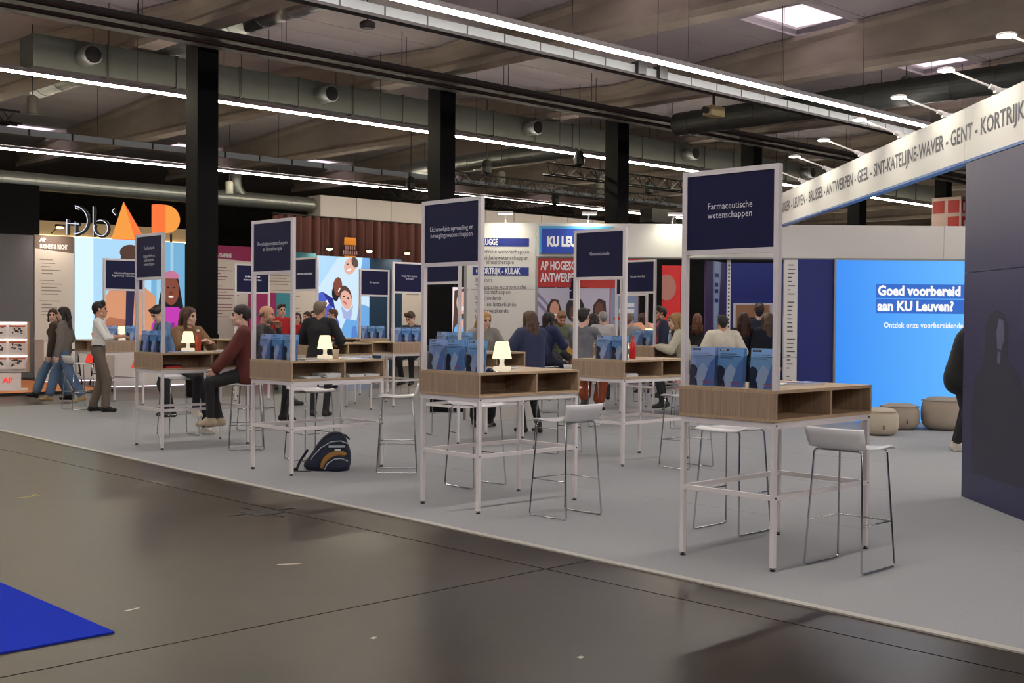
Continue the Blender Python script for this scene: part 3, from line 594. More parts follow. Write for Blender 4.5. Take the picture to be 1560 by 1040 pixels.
for row in range(3):
    for c in range(2):
        x0 = -.07 + c * .35; z0 = .42 + row * .32; y0 = .05 + row * .066
        obj('leaflet', MB().prism([(y0, z0), (y0 + .02, z0), (y0 + .065, z0 + .22), (y0 + .045, z0 + .22)], x0, x0 + .3, 'x'), mat('leaflet_pale', (216, 206, 204), rough=.5), lr)
        mb = MB()
        for q in range(14):
            zz = z0 + rng.uniform(.04, .17); xx = x0 + rng.uniform(.03, .22); yy = y0 + (zz - z0) * .205 - .003; mb.box(xx, xx + rng.uniform(.02, .06), yy, yy + .004, zz, zz + rng.uniform(.01, .035))
        stuff(obj('leaflet_print', mb, mat('leaflet_ink', (50, 44, 48), rough=.6), lr))
        obj('leaflet_band', MB().box(x0, x0 + .3, y0 + .038, y0 + .05, z0 + .19, z0 + .225), mat('leaflet_orange', (190, 92, 60), rough=.6), lr)
    obj('light_bar', MB().box(-.08, .61, .1 + row * .066, .12 + row * .066, .67 + row * .32, .69 + row * .32), glow('rack_light', (255, 236, 224), 3.5), lr)
# counters with red cone emblems, cafe stools
for i, (u, v, lab) in enumerate(((11.6, 24.4, 'white counter with two red cone emblems behind the shirted man'), (11.2, 27.2, 'white counter with red triangle beside the lit wall'))):
    c = root('counter', lab, 'counter', W(u, v, 0), ANG_U); obj('body', MB().box(0, 1.7, 0, .5, .02, .95), M_WHITEMETAL, c); obj('worktop', MB().box(-.03, 1.73, -.03, .53, .95, .98), M_WHITE, c)
    for x in (.35, .95): obj('emblem', MB().prism([(x, .4), (x + .26, .4), (x + .13, .75)], -.004, 0, 'y'), glow('red_emblem', (240, 64, 50), .9), c)
    obj('plinth_glow', MB().box(.05, 1.65, .05, .45, .0, .018), glow('plinth_light', (255, 236, 246), 2.0), c)
def cafe_stool(u, v, lab):
    s = root('metal_stool', lab, 'stool', W(u, v, .0), ANG_U + .2, 'dark metal stools of the neighbouring stand')
    for sx in (-1, 1):
        for sy in (-1, 1): obj('leg', MB().tube([(sx * .13, sy * .13, .76), (sx * .21, sy * .21, 0)], [.022, .016], 8), M_BLACK, s)
    o = obj('seat', MB().box(-.16, .16, -.16, .16, .755, .785), M_BLACK, s); bev(o, .02, 3)
    obj('foot_ring', MB().tube([(-.185, -.185, .25), (.185, -.185, .25), (.185, .185, .25), (-.185, .185, .25)], .01, 6, closed=True), M_BLACK, s)
cafe_stool(11.25, 26.0, 'dark metal stool right of the leaflet rack'); cafe_stool(11.8, 25.4, 'dark metal stool behind the walking women'); cafe_stool(12.6, 26.4, 'dark metal stool beside the red triangle')
# brown curtain wall and dark booth block at the back
cu = root('curtain', 'reddish brown pleated curtain far behind the blue picture', 'curtain', W(22.0, 34.6, 0), ANG_U); mb = MB(); n = 120
ptsc = [(7.6 * i / n, .12 * math.sin(i * 1.05) + .04 * math.sin(i * 2.7)) for i in range(n + 1)]
mb.add([(x, y, .1) for x, y in ptsc] + [(x, y, 5.0) for x, y in ptsc] + [(x, y + .02, .1) for x, y in ptsc] + [(x, y + .02, 5.0) for x, y in ptsc], [(i, i + 1, n + 2 + i, n + 1 + i) for i in range(n)] + [(2 * n + 2 + i, 3 * n + 3 + i, 3 * n + 4 + i, 2 * n + 3 + i) for i in range(n)])
link('fabric', mb.mesh('fabric', mat('brown_curtain', (84, 46, 42), rough=.8)), cu)
obj('rail', MB().tube([(0, 0, 5.02), (7.6, 0, 5.02)], .03, 8), M_BLACK, cu)
em = root('wall_emblem', 'small orange cap shaped emblem on the brown curtain', 'sign', W(24.6, 34.3, 3.72), ANG_U)
obj('emblem_cap', MB().prism([(.1, .36), (.62, .36), (.6, .62), (.12, .62)], -.02, 0, 'y').prism([(.1, -.02), (.62, -.02), (.55, -.12), (.17, -.12)], -.02, 0, 'y'), mat('orange_emblem', (214, 134, 30), rough=.5), em)
mb = MB()
for q in range(5): mb.box(.14 + q * .095, .14 + q * .095 + (.06, .05, .07, .05, .055)[q], -.03, -.025, .2, .34)
for q in range(7): mb.box(.04 + q * .095, .04 + q * .095 + (.055, .06, .05, .065, .055, .06, .05)[q], -.03, -.025, .02, .16)
stuff(obj('emblem_marks', mb, mat('emblem_letter', (150, 118, 118), rough=.5), em))
db = root('wall_dark_booth', 'black upper wall of a booth at the far left', 'wall', W(8.4, 30.5, 0), ANG_U, kind='structure')
obj('block', MB().box(0, 4.05, 0, 3.0, 3.4, 4.85), M_BLACKPAINT, db); obj('post', MB().box(0, .1, 2.9, 3.0, 0, 3.4).box(3.9, 4.0, 2.9, 3.0, 0, 3.4), M_BLACKPAINT, db)
bb = root('wall_beige_back', 'warm beige lit partition beyond the lit wall', 'wall', W(12.6, 38.5, 0), ANG_U, kind='structure'); obj('partition', MB().box(0, 9, 0, .1, 0, 4.6), mat('beige_wall', (186, 160, 124), rough=.7), bb)
obj('light_cove', MB().box(0, 9, -.06, -.02, 4.1, 4.14), glow('cove_light', (255, 226, 170), 3), bb)
# second college stand seen through the opening
rb = root('wall_red_banner', 'red college banner above a photo of three women', 'wall', (hx(812, 27), 27.0, 0), kind='structure')
ph = mat('photo_lilac', (186, 182, 204), rough=.6); pskin = mat('photo_skin', (206, 150, 130), rough=.6); pskd = mat('photo_dark_skin', (104, 60, 48), rough=.6); phair = mat('photo_hair', (56, 36, 32), rough=.6); pyel = mat('photo_yellow', (214, 164, 70), rough=.6); pred = mat('banner_red', (178, 42, 40), rough=.6); pk = mat('photo_black', (30, 28, 34), rough=.6)
art('photo_board', 1.72, 2.15, ph, [(mat('photo_stripe', (130, 126, 160), rough=.6), [(0, .86), (.2, .7), (.2, .74), (0, .92)]), (mat('photo_stripe', (130, 126, 160)), [(0, .95), (.22, .78), (.22, .81), (0, 1)]),
     (phair, [(.17, .5), (.18, .8), (.24, .88), (.33, .87), (.37, .76), (.36, .5)]), (pskin, ell(.28, .76, .062, .095)), (pskin, [(.02, .1), (.1, .56), (.2, .62), (.36, .62), (.46, .5), (.46, 0), (0, 0)]), (pk, ell(.55, .77, .125, .135)), (pskd, ell(.54, .73, .06, .088)), (pyel, [(.36, .0), (.42, .54), (.5, .62), (.62, .62), (.72, .55), (.78, 0)]),
     (phair, [(.77, .5), (.79, .82), (.86, .89), (.95, .86), (.98, .5)]), (pskd, ell(.87, .76, .058, .09)), (pk, [(.72, 0), (.76, .56), (.88, .62), (1, .56), (1, 0)]), (smile, ell(.285, .715, .026, .008)), (smile, ell(.54, .69, .026, .008)), (smile, ell(.87, .715, .022, .006)),
     (phair, ell(.262, .775, .009, .004)), (phair, ell(.305, .775, .009, .004)), (pk, ell(.52, .745, .009, .004)), (pk, ell(.56, .745, .009, .004))], rb, loc=(.0, 0, .1))
obj('red_header', MB().box(-.05, 2.5, -.03, .03, 2.26, 2.98), pred, rb); text('AP HOGESCHOOL\nANTWERPEN', .27, M_PRINTW, rb, (.16, -.04, 2.6), align='LEFT', bold=.008, sx=.54, space=1.0)
art('info_board', .62, 2.15, mat('photo_bluegrey', (128, 146, 178), rough=.6), [(M_PRINTW, rect(.3, .74, .86, .78)), (M_PRINTW, rect(.36, .8, .86, .84)), (pred, rect(.1, .66, .86, .70)), (M_PRINTW, rect(.3, .58, .86, .6))], rb, loc=(1.75, .0, .1)); obj('dark_column', MB().box(2.4, 2.9, -.02, .04, 0, 2.98), M_BLACKPAINT, rb)
r2 = root('wall_red_booth', 'bright red booth wall with round pale sign', 'wall', (hx(950, 30), 30.0, 0), kind='structure')
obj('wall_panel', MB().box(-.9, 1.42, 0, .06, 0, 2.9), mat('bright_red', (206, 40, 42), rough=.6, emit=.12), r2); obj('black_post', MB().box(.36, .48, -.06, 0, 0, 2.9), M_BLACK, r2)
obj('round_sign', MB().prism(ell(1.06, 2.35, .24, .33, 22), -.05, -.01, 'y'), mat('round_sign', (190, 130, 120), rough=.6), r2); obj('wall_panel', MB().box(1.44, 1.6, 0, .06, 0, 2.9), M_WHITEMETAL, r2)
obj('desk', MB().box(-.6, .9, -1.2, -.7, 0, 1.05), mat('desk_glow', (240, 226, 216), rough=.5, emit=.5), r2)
rc = root('counter', 'red topped white counter in the dark part of the hall', 'counter', (hx(1030, 26), 26.0, 0)); obj('body', MB().box(0, .95, 0, .5, 0, .95), mat('pink_counter', (206, 150, 150), rough=.5), rc); obj('worktop', MB().box(-.04, .99, -.04, .54, .95, 1.0), mat('red_top', (196, 60, 64), rough=.4), rc)
dk = root('wall_black_drape', 'black drape closing the hall behind the opening', 'wall', (0, 0, 0), kind='structure'); obj('drape', MB().box(2.9, 9.5, 33.5, 33.6, 0, 4.2), M_BLACKPAINT, dk); obj('drape_rail', MB().box(2.9, 9.5, 33.40, 33.45, 3.3, 3.34), M_ALU, dk)
es = root('exit_light', 'small green exit light in the dark hall', 'sign', (hx(1022, 32), 32.0, 2.62)); obj('body', MB().box(-.16, .16, 0, .05, 0, .12), mat('exit_green', (20, 90, 60), rough=.4), es); obj('lit_face', MB().box(-.15, -.02, -.006, 0, .02, .1), glow('exit_white', (210, 255, 230), 1.3), es)
# fire equipment box on the far column
fs = root('fire_sign', 'white box sign with red fire equipment pictograms on the column', 'sign', W(40.95, 20.0, 4.75), ANG_U)
obj('box', MB().box(-.05, 1.15, -.35, .75, 0, 1.25), mat('fire_white', (226, 196, 190), rough=.5), fs); red = mat('fire_red', (196, 40, 36), rough=.5)
for (x0, z0) in ((.02, .68), (.62, .68), (.02, .1), (.62, .1)):
    q = obj('pictogram', MB().box(x0, x0 + .45, -.36, -.35, z0, z0 + .45), red, fs); s_ = MB()
    if z0 > .5 and x0 < .5: s_.box(x0 + .08, x0 + .2, -.364, -.36, z0 + .06, z0 + .36).box(x0 + .26, x0 + .38, -.364, -.36, z0 + .2, z0 + .4)
    elif z0 > .5: s_.prism(ell(x0 + .22, z0 + .22, .13, .12, 12), -.364, -.36, 'y')
    else: s_.prism(ell(x0 + .2, z0 + .18, .08, .14, 12), -.364, -.36, 'y').box(x0 + .27, x0 + .3, -.364, -.36, z0 + .1, z0 + .38)
    obj('pictogram_mark', s_, M_PRINTW, q)
for (y0, z0) in ((-.28, .68), (.27, .68), (-.28, .1)): obj('pictogram', MB().box(-.06, -.05, y0, y0 + .42, z0, z0 + .45), red, fs)

# ================================================================== SIGN TABLES
TL, TW, ZT, ZB, ZS = 1.141, .740, 1.111, .915, 2.498
GF = .008                                           # carpet thickness: furniture stands on it
_tm = {}
def tmesh(key, fn, mats, smooth=False):
    if key not in _tm: _tm[key] = fixn(fn().mesh(key, mats, smooth))
    return _tm[key]
def sign_table(label, u, v, words, rz=0.0, size=.052, L=TL, front_open=True):
    t = root('sign_table', label, 'table', W(u, v, GF), ANG_U + rz, 'white framed sign tables of the stand')
    q = .03; i = .008
    for (x, y) in ((i, i), (L - i - q, i), (i, TW - i - q), (L - i - q, TW - i - q)):
        lg_ = link('leg', tmesh('leg', lambda: MB().box(0, q, 0, q, .022, ZB - .04), M_WHITEMETAL), t, (x, y, 0))
        link('foot', tmesh('foot', lambda: MB().lathe([(.017, 0), (.019, .004), (.019, .009), (.007, .011), (.007, .016), (.017, .018), (.017, .0225)], 12), M_BLACK), lg_, (q / 2, q / 2, 0))
    for (x0, x1, y0, y1) in ((i, L - i, i, i + q), (i, L - i, TW - i - q, TW - i), (i, i + q, i + q, TW - i - q), (L - i - q, L - i, i + q, TW - i - q)):
        obj('top_rail', MB().box(x0, x1, y0, y1, ZB - .04, ZB - .001), M_WHITEMETAL, t)
    for (x0, x1, y0, y1) in ((i + q, L - i - q, i, i + q), (i + q, L - i - q, TW - i - q, TW - i), (i, i + q, i + q, TW - i - q), (L - i - q, L - i, i + q, TW - i - q)):
        obj('stretcher', MB().box(x0, x1, y0, y1, .435, .465), M_WHITEMETAL, t)
    for (x, y) in ((i + q / 2, i - .001), (L - i - q / 2, i - .001)):
        for z in (.45, ZB - .02): obj('bolt', MB().tube([(x, y, z), (x, y - .004, z)], .006, 8), M_TRAYDARK, t)
    th = .02
    obj('table_top', MB().box(0, L, 0, TW, ZT - th, ZT), M_OAK_X, t); obj('shelf_bottom', MB().box(0, L, 0, TW, ZB, ZB + th), M_OAK_X, t)
    obj('end_panel', MB().box(0, th, 0, TW, ZB + th, ZT - th), M_OAK_V, t); obj('end_panel', MB().box(L - th, L, 0, TW, ZB + th, ZT - th), M_OAK_V, t)
    obj('divider', MB().box(L * .56 - .009, L * .56 + .009, .004, TW - .004, ZB + th, ZT - th), M_OAK_V, t)
    obj('back_panel', MB().box(th, L - th, TW * .5 - .006, TW * .5 + .006, ZB + th, ZT - th), M_OAK_V, t)
    p = .036
    for y in (0, TW - p): obj('sign_post', MB().box(.012, .012 + p, y, y + p, ZT, ZS), M_WHITEMETAL, t)
    for z in (ZS - .032, 1.958): obj('sign_bar', MB().box(.014, .012 + p - .002, p, TW - p, z, z + .032), M_WHITEMETAL, t)
    sp = obj('sign_panel', MB().box(.02, .04, p, TW - p, 1.99, ZS - .032), M_NAVY, t)
    if isinstance(words, str): text(words, size, M_PRINTW, sp, (.0185, TW / 2, 2.235), rz=-math.pi / 2, space=.95, sx=.92)
    elif words:
        mb = MB(); rr_ = np.random.default_rng(len(label))
        for li, wd in enumerate(words):
            y = -wd / 2; z = 2.235 + (len(words) - 1) * .03 - li * .06
            while y < wd / 2:
                l_ = rr_.uniform(.012, .026); mb.box(.0186, .0196, TW / 2 - y - l_, TW / 2 - y, z - .012, z + rr_.uniform(.008, .02)); mb.box(.0404, .0414, TW / 2 + y, TW / 2 + y + l_, z - .012, z + rr_.uniform(.008, .02)); y += l_ + .008
        stuff(obj('lettering', mb, M_PRINTW, sp))
    return t
sign_table('nearest sign table, pharmacy, with two open shelf bays', 6.19, 4.13, 'Farmaceutische\nwetenschappen', 0, .06)
sign_table('sports science sign table with lamp, second in the front row', 6.28, 6.92, 'Lichamelijke opvoeding en\nbewegingswetenschappen', -.01, .055)
sign_table('rehabilitation sign table with papers in its shelves', 6.43, 9.78, 'Revalidatiewetenschappen\nen kinesitherapie', .005, .055)
sign_table('sign table where the woman in burgundy sits', 6.56, 12.64, 'Tandheelkunde\n\nLogopedische en\naudiologische\nwetenschappen', -.04, .05)
sign_table('engineering technology sign table beside the man in white shirt', 9.66, 19.2, 'Industrieel ingenieur\nEngineering Technology', math.pi / 2, .05)
sign_table('medicine sign table with red bottle on top', 9.45, 8.17, 'Geneeskunde', 0, .056)
sign_table('sign table half hidden behind the sports sign', 9.6, 10.95, None)
sign_table('sign table with plain oak end behind the rehabilitation lamp', 10.95, 15.95, [.42])
sign_table('biomedical sign table in the far row behind the burgundy woman', 12.1, 19.1, [.3, .38], math.pi / 2)
sign_table('architect engineering sign table with the young man reading', 13.45, 16.2, 'Burgerlijk ingenieur\narchitect', math.pi / 2, .05)
sign_table('bio engineering sign table near the blue lit picture', 14.93, 19.15, 'Bio-ingenieur', math.pi / 2, .05)
sign_table('teaching sign table below the cream header', 14.85, 12.2, 'Leraar worden', 0, .056)
sign_table('small sign table in front of the red college banner', 19.6, 18.3, [.22, .14, .26])
sign_table('sign table with plain oak end beside the hooded visitor', 16.22, 14.2, [.3], math.pi)

# ------------------------------------------------------------------ bar stools
def seat_shell():
    mb = MB(); nx_, ny_ = 12, 14; vs_ = []
    for j in range(ny_ + 1):
        tt = j / ny_                                  # back (-y) .. front (+y)
        for i in range(nx_ + 1):
            s = i / nx_ * 2 - 1
            if tt < .25: q = (1 - tt / .25); y = -.185 - .045 * q; z = .778 + .105 * q ** 1.1 - .02 * (1 - q)
            else: q = (tt - .25) / .75; y = -.185 + .385 * q; z = .758 + .012 * q - .02 * math.sin(q * math.pi) - (.03 * max(0, q - .85) / .15)
            wx = (.205 - .012 * (1 - abs(tt - .5) * 2)) * (1 - .06 * max(0, tt - .85) / .15)
            vs_.append((s * wx, y + (.03 * s * s if tt < .25 else 0), z + .012 * s * s * (tt >= .25)))
    n = nx_ + 1; top = len(vs_); vs_ += [(x, y - (.007 if z > .79 else 0), z - .009) for x, y, z in vs_]
    fs = []
    for j in range(ny_):
        for i in range(nx_):
            a = j * n + i; fs.append((a, a + 1, a + n + 1, a + n)); fs.append((a + top, a + n + top, a + n + 1 + top, a + 1 + top))
    for j in range(ny_):
        for a, b in ((j * n, (j + 1) * n), (j * n + nx_, (j + 1) * n + nx_)): fs.append((a, b, b + top, a + top))
    for i in range(nx_):
        for a in (i, ny_ * n + i): fs.append((a, a + 1, a + 1 + top, a + top))
    return mb.add(vs_, fs)
def sled(s):
    def corner(a, b, c, r=.02, n=4):
        a, b, c = Vector(a), Vector(b), Vector(c); d1 = (a - b).normalized(); d2 = (c - b).normalized()
        return [b + d1 * r * (1 - k / n) ** 1.5 + d2 * r * (k / n) ** 1.5 for k in range(n + 1)]
    P = [(s * .17, .15, .735), (s * .2, .2, .006), (s * .2, -.2, .006), (s * .17, -.15, .735)]
    pts = [Vector((s * .02, .15, .742)), ] + corner((s * .02, .15, .742), (s * .165, .15, .74), P[1]) + corner(P[0], P[1], P[2]) + corner(P[1], P[2], P[3]) + corner(P[2], (s * .165, -.15, .74), (s * .02, -.15, .742)) + [Vector((s * .02, -.15, .742))]
    return MB().tube(pts, .0065, 8)
def bar_stool(label, x, y, face, col=M_WHITE):
    s = root('bar_stool', label, 'stool', (x, y, GF), face - math.pi / 2, 'white bar stools with chrome sled frames')
    link('seat', tmesh('stool_seat', seat_shell, col, True), s)
    for k in (-1, 1): link('sled_frame', tmesh('stool_frame%d' % k, lambda: sled(k), M_CHROME, True), s)
    link('foot_rest', tmesh('stool_rest', lambda: MB().tube([(-.187, -.178, .29), (-.187, .178, .29), (.187, .178, .29), (.187, -.178, .29)], .0055, 8), M_CHROME, True), s)
    link('under_bracket', tmesh('stool_bracket', lambda: MB().box(-.1, .1, -.16, .16, .738, .746), M_ALU), s)
    return s
FU, FV = TH, TH + math.pi / 2; deg_ = math.radians
def st(lab, u, v, face): p = W(u, v); bar_stool(lab, p.x, p.y, face)
st('white stool standing alone in front of the pharmacy table', 6.71, 3.92, FU)
st('white stool pushed behind the pharmacy table', 7.22, 5.18, FU + math.pi)
st('white stool in front of the sports table, back to camera', 6.78, 6.45, FV)
st('white stool on the far side of the sports table', 7.36, 8.15, FV + math.pi)
st('white stool between the sports and rehabilitation tables', 7.45, 9.42, deg_(184))
st('white stool behind the rehabilitation table near the backpack', 7.36, 10.82, FV + math.pi)
st('white stool under the woman in burgundy', 7.38, 12.16, deg_(194))
st('white stool under the woman in brown', 7.5, 14.0, -.9)
st('white stool in front of the medicine table', 9.95, 8.05 - .32, FV)
st('white stool left of the medicine table', 9.9, 9.55, FV + math.pi)
st('white stool near the two walking women', 8.4, 19.0, FU)
st('white stool under the bearded man at the rehabilitation table', 8.75, 14.15, -.2)
st('white stool below the architect sign', 13.2, 15.6, FV)
st('white stool near the blue floor glow', 13.9, 18.0, FV)
st('white stool behind the woman in the puffer coat', 10.3, 12.1, FV + 2.8)

# ------------------------------------------------------------------ things on the tables
SHADE = glow('lamp_shade_glow', (255, 240, 200), 1.25); LBASE = glow('lamp_base_glow', (255, 238, 206), .8)
def table_lamp(lab, u, v, s=1.0, z=ZT + GF + .001):
    l = root('table_lamp', lab, 'lamp', W(u, v, z), ANG_U + .5, 'glowing table lamps on the sign tables')
    l.scale = (s, s, s)
    o = obj('base', MB().lathe([(.06, 0), (.066, .006), (.066, .032), (.058, .038)], 24, sq=5), LBASE, l, smooth=False)
    obj('stem', MB().lathe([(.026, .037), (.019, .06), (.018, .08), (.024, .104)], 16), LBASE, l, smooth=True)
    obj('shade', MB().lathe([(.078, .102), (.079, .106), (.055, .232), (.05, .24), (.03, .241)], 28), SHADE, l, smooth=True)
table_lamp('glowing table lamp on the sports table', 6.64, 7.04); table_lamp('glowing table lamp on the rehabilitation table', 7.08, 10.15); table_lamp('glowing table lamp beside the red bottle of juice', 7.2, 13.2, 1.0)
table_lamp('glowing table lamp in front of the man in white shirt', 9.5, 19.75); table_lamp('glowing table lamp on the medicine table edge', 10.1, 8.75); table_lamp('glowing table lamp on the table behind the medicine sign', 15.2, 12.6, 1.15)
table_lamp('glowing table lamp behind the rehabilitation sign', 11.3, 16.25); table_lamp('glowing table lamp on the bio engineering table', 14.8, 19.4); table_lamp('glowing table lamp at the architect table edge', 13.35, 16.5); table_lamp('glowing table lamp behind the blond woman', 9.95, 11.5); table_lamp('glowing table lamp before the red banner', 19.95, 18.6)

BRO = [mat('brochure_sky_%d' % i, c, rough=.35) for i, c in enumerate(((150, 178, 230), (112, 166, 226), (134, 184, 236)))]
BRD = mat('brochure_dark', (24, 28, 64), rough=.35); BRM = mat('brochure_mid', (92, 128, 200), rough=.35); BRP = mat('brochure_pale', (186, 202, 236), rough=.35); BRR = mat('brochure_red', (176, 84, 112), rough=.35)
def brochure_holder(lab, parent_u, parent_v, k, rz=0.0, n=3):
    b = root('brochure_holder', lab, 'brochure stand', W(parent_u, parent_v, ZT + GF + .001), ANG_U - math.pi / 2 + rz, 'clear stands with blue brochures')
    w_, h_ = .195, .25
    obj('holder', MB().box(-.104, .104, -.002, .0, .0, .2).box(-.104, .104, .046, .048, 0, .25).box(-.104, -.102, 0, .046, 0, .2).box(.102, .104, 0, .046, 0, .2), M_CLEAR, b)
    rx = -.09
    for q in range(n):
        a = art('brochure', w_, h_, BRO[k % 3], [(BRP, [(.3, .0), (.6, .0), (.78, .4), (.5, .6), (.3, .4)]), (BRM, [(.55, 0), (1, 0), (1, .75), (.8, .6)]), (BRD, [(0, 0), (.34, 0), (.3, .14), (.22, .2), (.3, .34), (.3, .44), (.2, .52), (.06, .55), (0, .5)]), (BRD, rect(.06, .91, .4, .965)), (M_PRINTW, rect(.09, .93, .33, .945)),
             (BRD, rect(.08, .83, .74, .845)), (BRD, rect(.08, .78, .9, .795)), (BRD, rect(.08, .73, .6, .745)), (BRR, rect(.55, .1, .93, .125)), (BRR, rect(.62, .06, .93, .075))], b, loc=(-w_ / 2, .006 + q * .013, .003), thick=.008, step=.0002, rot=(rx, 0, 0))
def holders(name, u, v, offs, rz=0.0):
    where = ['near the far corner', 'in the middle', 'next to the near post']
    for i, o in enumerate(offs):
        du, dv = (.068, o) if abs(rz) < .5 else (-o, .068)
        brochure_holder('blue brochures ' + where[i] + ' of the ' + name, u + du, v + dv, i, rz)
holders('pharmacy table', 6.19, 4.13, (.62, .40, .15)); holders('sports table', 6.28, 6.92, (.62, .39, .14)); holders('rehabilitation table', 6.43, 9.78, (.605, .385, .16)); holders('burgundy woman\'s table', 6.56, 12.64, (.57, .36, .15))
holders('medicine table', 9.45, 8.17, (.36, .14)); holders('table behind the sports sign', 9.75, 10.95, (.6, .38, .15)); holders('engineering technology table', 9.66, 19.2, (.55, .2), math.pi / 2)
holders('bio engineering table', 14.93, 19.15, (.6, .38, .16), math.pi / 2); holders('architect table', 13.45, 16.2, (.6, .38, .16), math.pi / 2); holders('teaching table', 14.85, 12.2, (.45, .2))
# booklets, papers, cups, bottles
def booklet(lab, u, v, z, w_, d_, h_, rz, m, mc):
    b = root('booklet', lab, 'booklet', W(u, v, z), ANG_U + rz); obj('pages', MB().box(-w_ / 2, w_ / 2, -d_ / 2, d_ / 2, 0, h_), M_PRINTW, b); obj('cover', MB().box(-w_ / 2 - .002, w_ / 2 + .002, -d_ / 2 - .002, d_ / 2 + .002, h_, h_ + .002), mc, b)
ZTT = ZT + GF + .001
booklet('blue covered booklet lying on the pharmacy table', 6.98, 4.42, ZTT, .21, .15, .014, -.1, M_PRINTW, BRM); booklet('thin white leaflet lying on the pharmacy table', 6.82, 4.55, ZTT, .21, .15, .004, .3, M_PRINTW, BRP)
booklet('blue leaflet on the sports table beside the puffer coat', 7.0, 7.4, ZTT, .25, .18, .004, .4, M_PRINTW, BRP); booklet('open blue leaflet on the burgundy woman\'s table', 6.95, 12.95, ZTT, .28, .2, .004, .2, M_PRINTW, BRM); booklet('white notebook on the burgundy woman\'s table', 7.5, 12.85, ZTT, .26, .2, .01, -.2, M_PRINTW, M_PRINTW)
booklet('dark blue folder on the rehabilitation table', 6.75, 9.95, ZTT, .26, .2, .01, .1, M_PRINTW, BRD); booklet('white leaflets on the rehabilitation table', 7.35, 10.0, ZTT, .25, .2, .005, .3, M_PRINTW, BRP)
for i, (u, v, lab) in enumerate(((6.70, 9.92, 'thin paper stack in the left shelf bay of the rehabilitation table'), (6.94, 9.92, 'thick paper stack in the left shelf bay of the rehabilitation table'), (7.22, 9.92, 'paper stack in the right shelf bay of the rehabilitation table'), (7.435, 9.93, 'paper stack at the end of the rehabilitation shelf'))):
    b = root('paper_stack', lab, 'papers', W(u, v, ZB + .021 + GF), ANG_U)
    for k in range((2, 5, 3, 3)[i]): obj('paper', MB().box(-.09, .09, -.12, .12, k * .009, k * .009 + .008), M_PRINTW, b, rz=rng.uniform(-.12, .12))
for i, (u, v, lab) in enumerate(((9.62, 8.3, 'white papers in the medicine table shelf'), (6.76, 12.82, 'red folder in the shelf of the burgundy woman\'s table'))):
    b = root('paper_stack', lab, 'papers', W(u, v, ZB + .021 + GF), ANG_U); obj('paper', MB().box(-.1, .1, -.1, .1, 0, .02), (M_PRINTW, mat('red_folder', (190, 40, 40), rough=.5))[i], b); obj('paper', MB().box(-.1, .1, -.1, .1, .021, .03), (M_PRINTW, M_BLACK)[i], b, rz=.15)
c = root('paper_cup', 'white paper cup beside the rehabilitation lamp', 'cup', W(7.25, 10.2, ZTT)); obj('cup', MB().lathe([(.026, 0), (.036, .088), (.038, .09), (.036, .091), (.033, .088)], 20), mat('cup_white', (236, 224, 206), rough=.5), c, smooth=True); obj('drink', MB().lathe([(.0335, .08), (.0335, .081)], 16), mat('coffee', (60, 36, 24), rough=.2), c)
def bottle(lab, u, v, col, h=.22, r=.034, capc=(230, 230, 230), z=ZT + GF + .001):
    b = root('bottle', lab, 'bottle', W(u, v, z)); obj('body', MB().lathe([(r * .9, 0), (r, .01), (r, h * .62), (r * .45, h * .8), (r * .4, h * .92)], 18), mat('bottle_' + lab[:9], col, rough=.2), b, smooth=True); obj('cap', MB().lathe([(r * .45, h * .92), (r * .45, h), (r * .4, h + .003)], 14), mat('cap_%d' % capc[0], capc, rough=.4), b)
bottle('bottle of red juice beside the lamp at the burgundy woman', 7.345, 13.22, (168, 62, 40), .26, .036); bottle('red drinking bottle on the medicine table', 9.98, 8.5, (206, 30, 28), .24, .034, (190, 30, 30)); bottle('dark blue bottle behind the rehabilitation sign', 11.15, 16.1, (44, 44, 78), .25)
bottle('brown bottle between brochures of the burgundy woman\'s table', 6.8, 13.1, (96, 64, 54), .24); bottle('clear water bottle on the teaching table', 15.5, 12.4, (150, 160, 180), .25)
# small puck by the sports lamp
pk_ = root('key_bundle', 'small dark blue key bundle beside the sports lamp', 'keys', W(6.46, 6.99, ZTT)); obj('fob', MB().lathe([(.03, 0), (.034, .012), (.02, .03)], 12), BRD, pk_, smooth=True); obj('ring', MB().tube([(.05 + .018 * math.cos(a), .018 * math.sin(a), .004) for a in np.linspace(0, 6.28, 14, endpoint=False)], .003, 5, closed=True), M_CHROME, pk_)

# backpack on the carpet
bp = root('backpack', 'navy backpack with ochre pocket lying on the carpet', 'backpack', W(7.0, 9.98, GF), math.radians(8))
M_BP = mat('backpack_navy', (20, 28, 52), rough=.7, noise=(30, .2)); M_OC = mat('backpack_ochre', (150, 106, 44), rough=.7); M_PIP = mat('backpack_piping', (170, 176, 186), rough=.5)
def pillow(outline, y0, depth, cx, cz):
    mb = MB(); n = len(outline); L = 9; vs_ = []
    for j in range(L):
        q = j / (L - 1) * 2 - 1; k_ = (1 - abs(q) ** 3.0) ** .5 * .16 + .84 if abs(q) < 1 else .80
        vs_ += [(cx + (px - cx) * k_, y0 + depth / 2 * q, cz + (pz - cz) * k_ if pz > .015 else pz) for px, pz in outline]
    return mb.add(vs_, [(j * n + k, j * n + (k + 1) % n, (j + 1) * n + (k + 1) % n, (j + 1) * n + k) for j in range(L - 1) for k in range(n)] + [tuple(range(n)), tuple((L - 1) * n + k for k in range(n))])
def smooth_poly(p, it=2):
    for _ in range(it):
        o = []
        for i in range(len(p)):
            a, b = p[i], p[(i + 1) % len(p)]; o += [(a[0] * .75 + b[0] * .25, a[1] * .75 + b[1] * .25), (a[0] * .25 + b[0] * .75, a[1] * .25 + b[1] * .75)]
        p = o
    return p
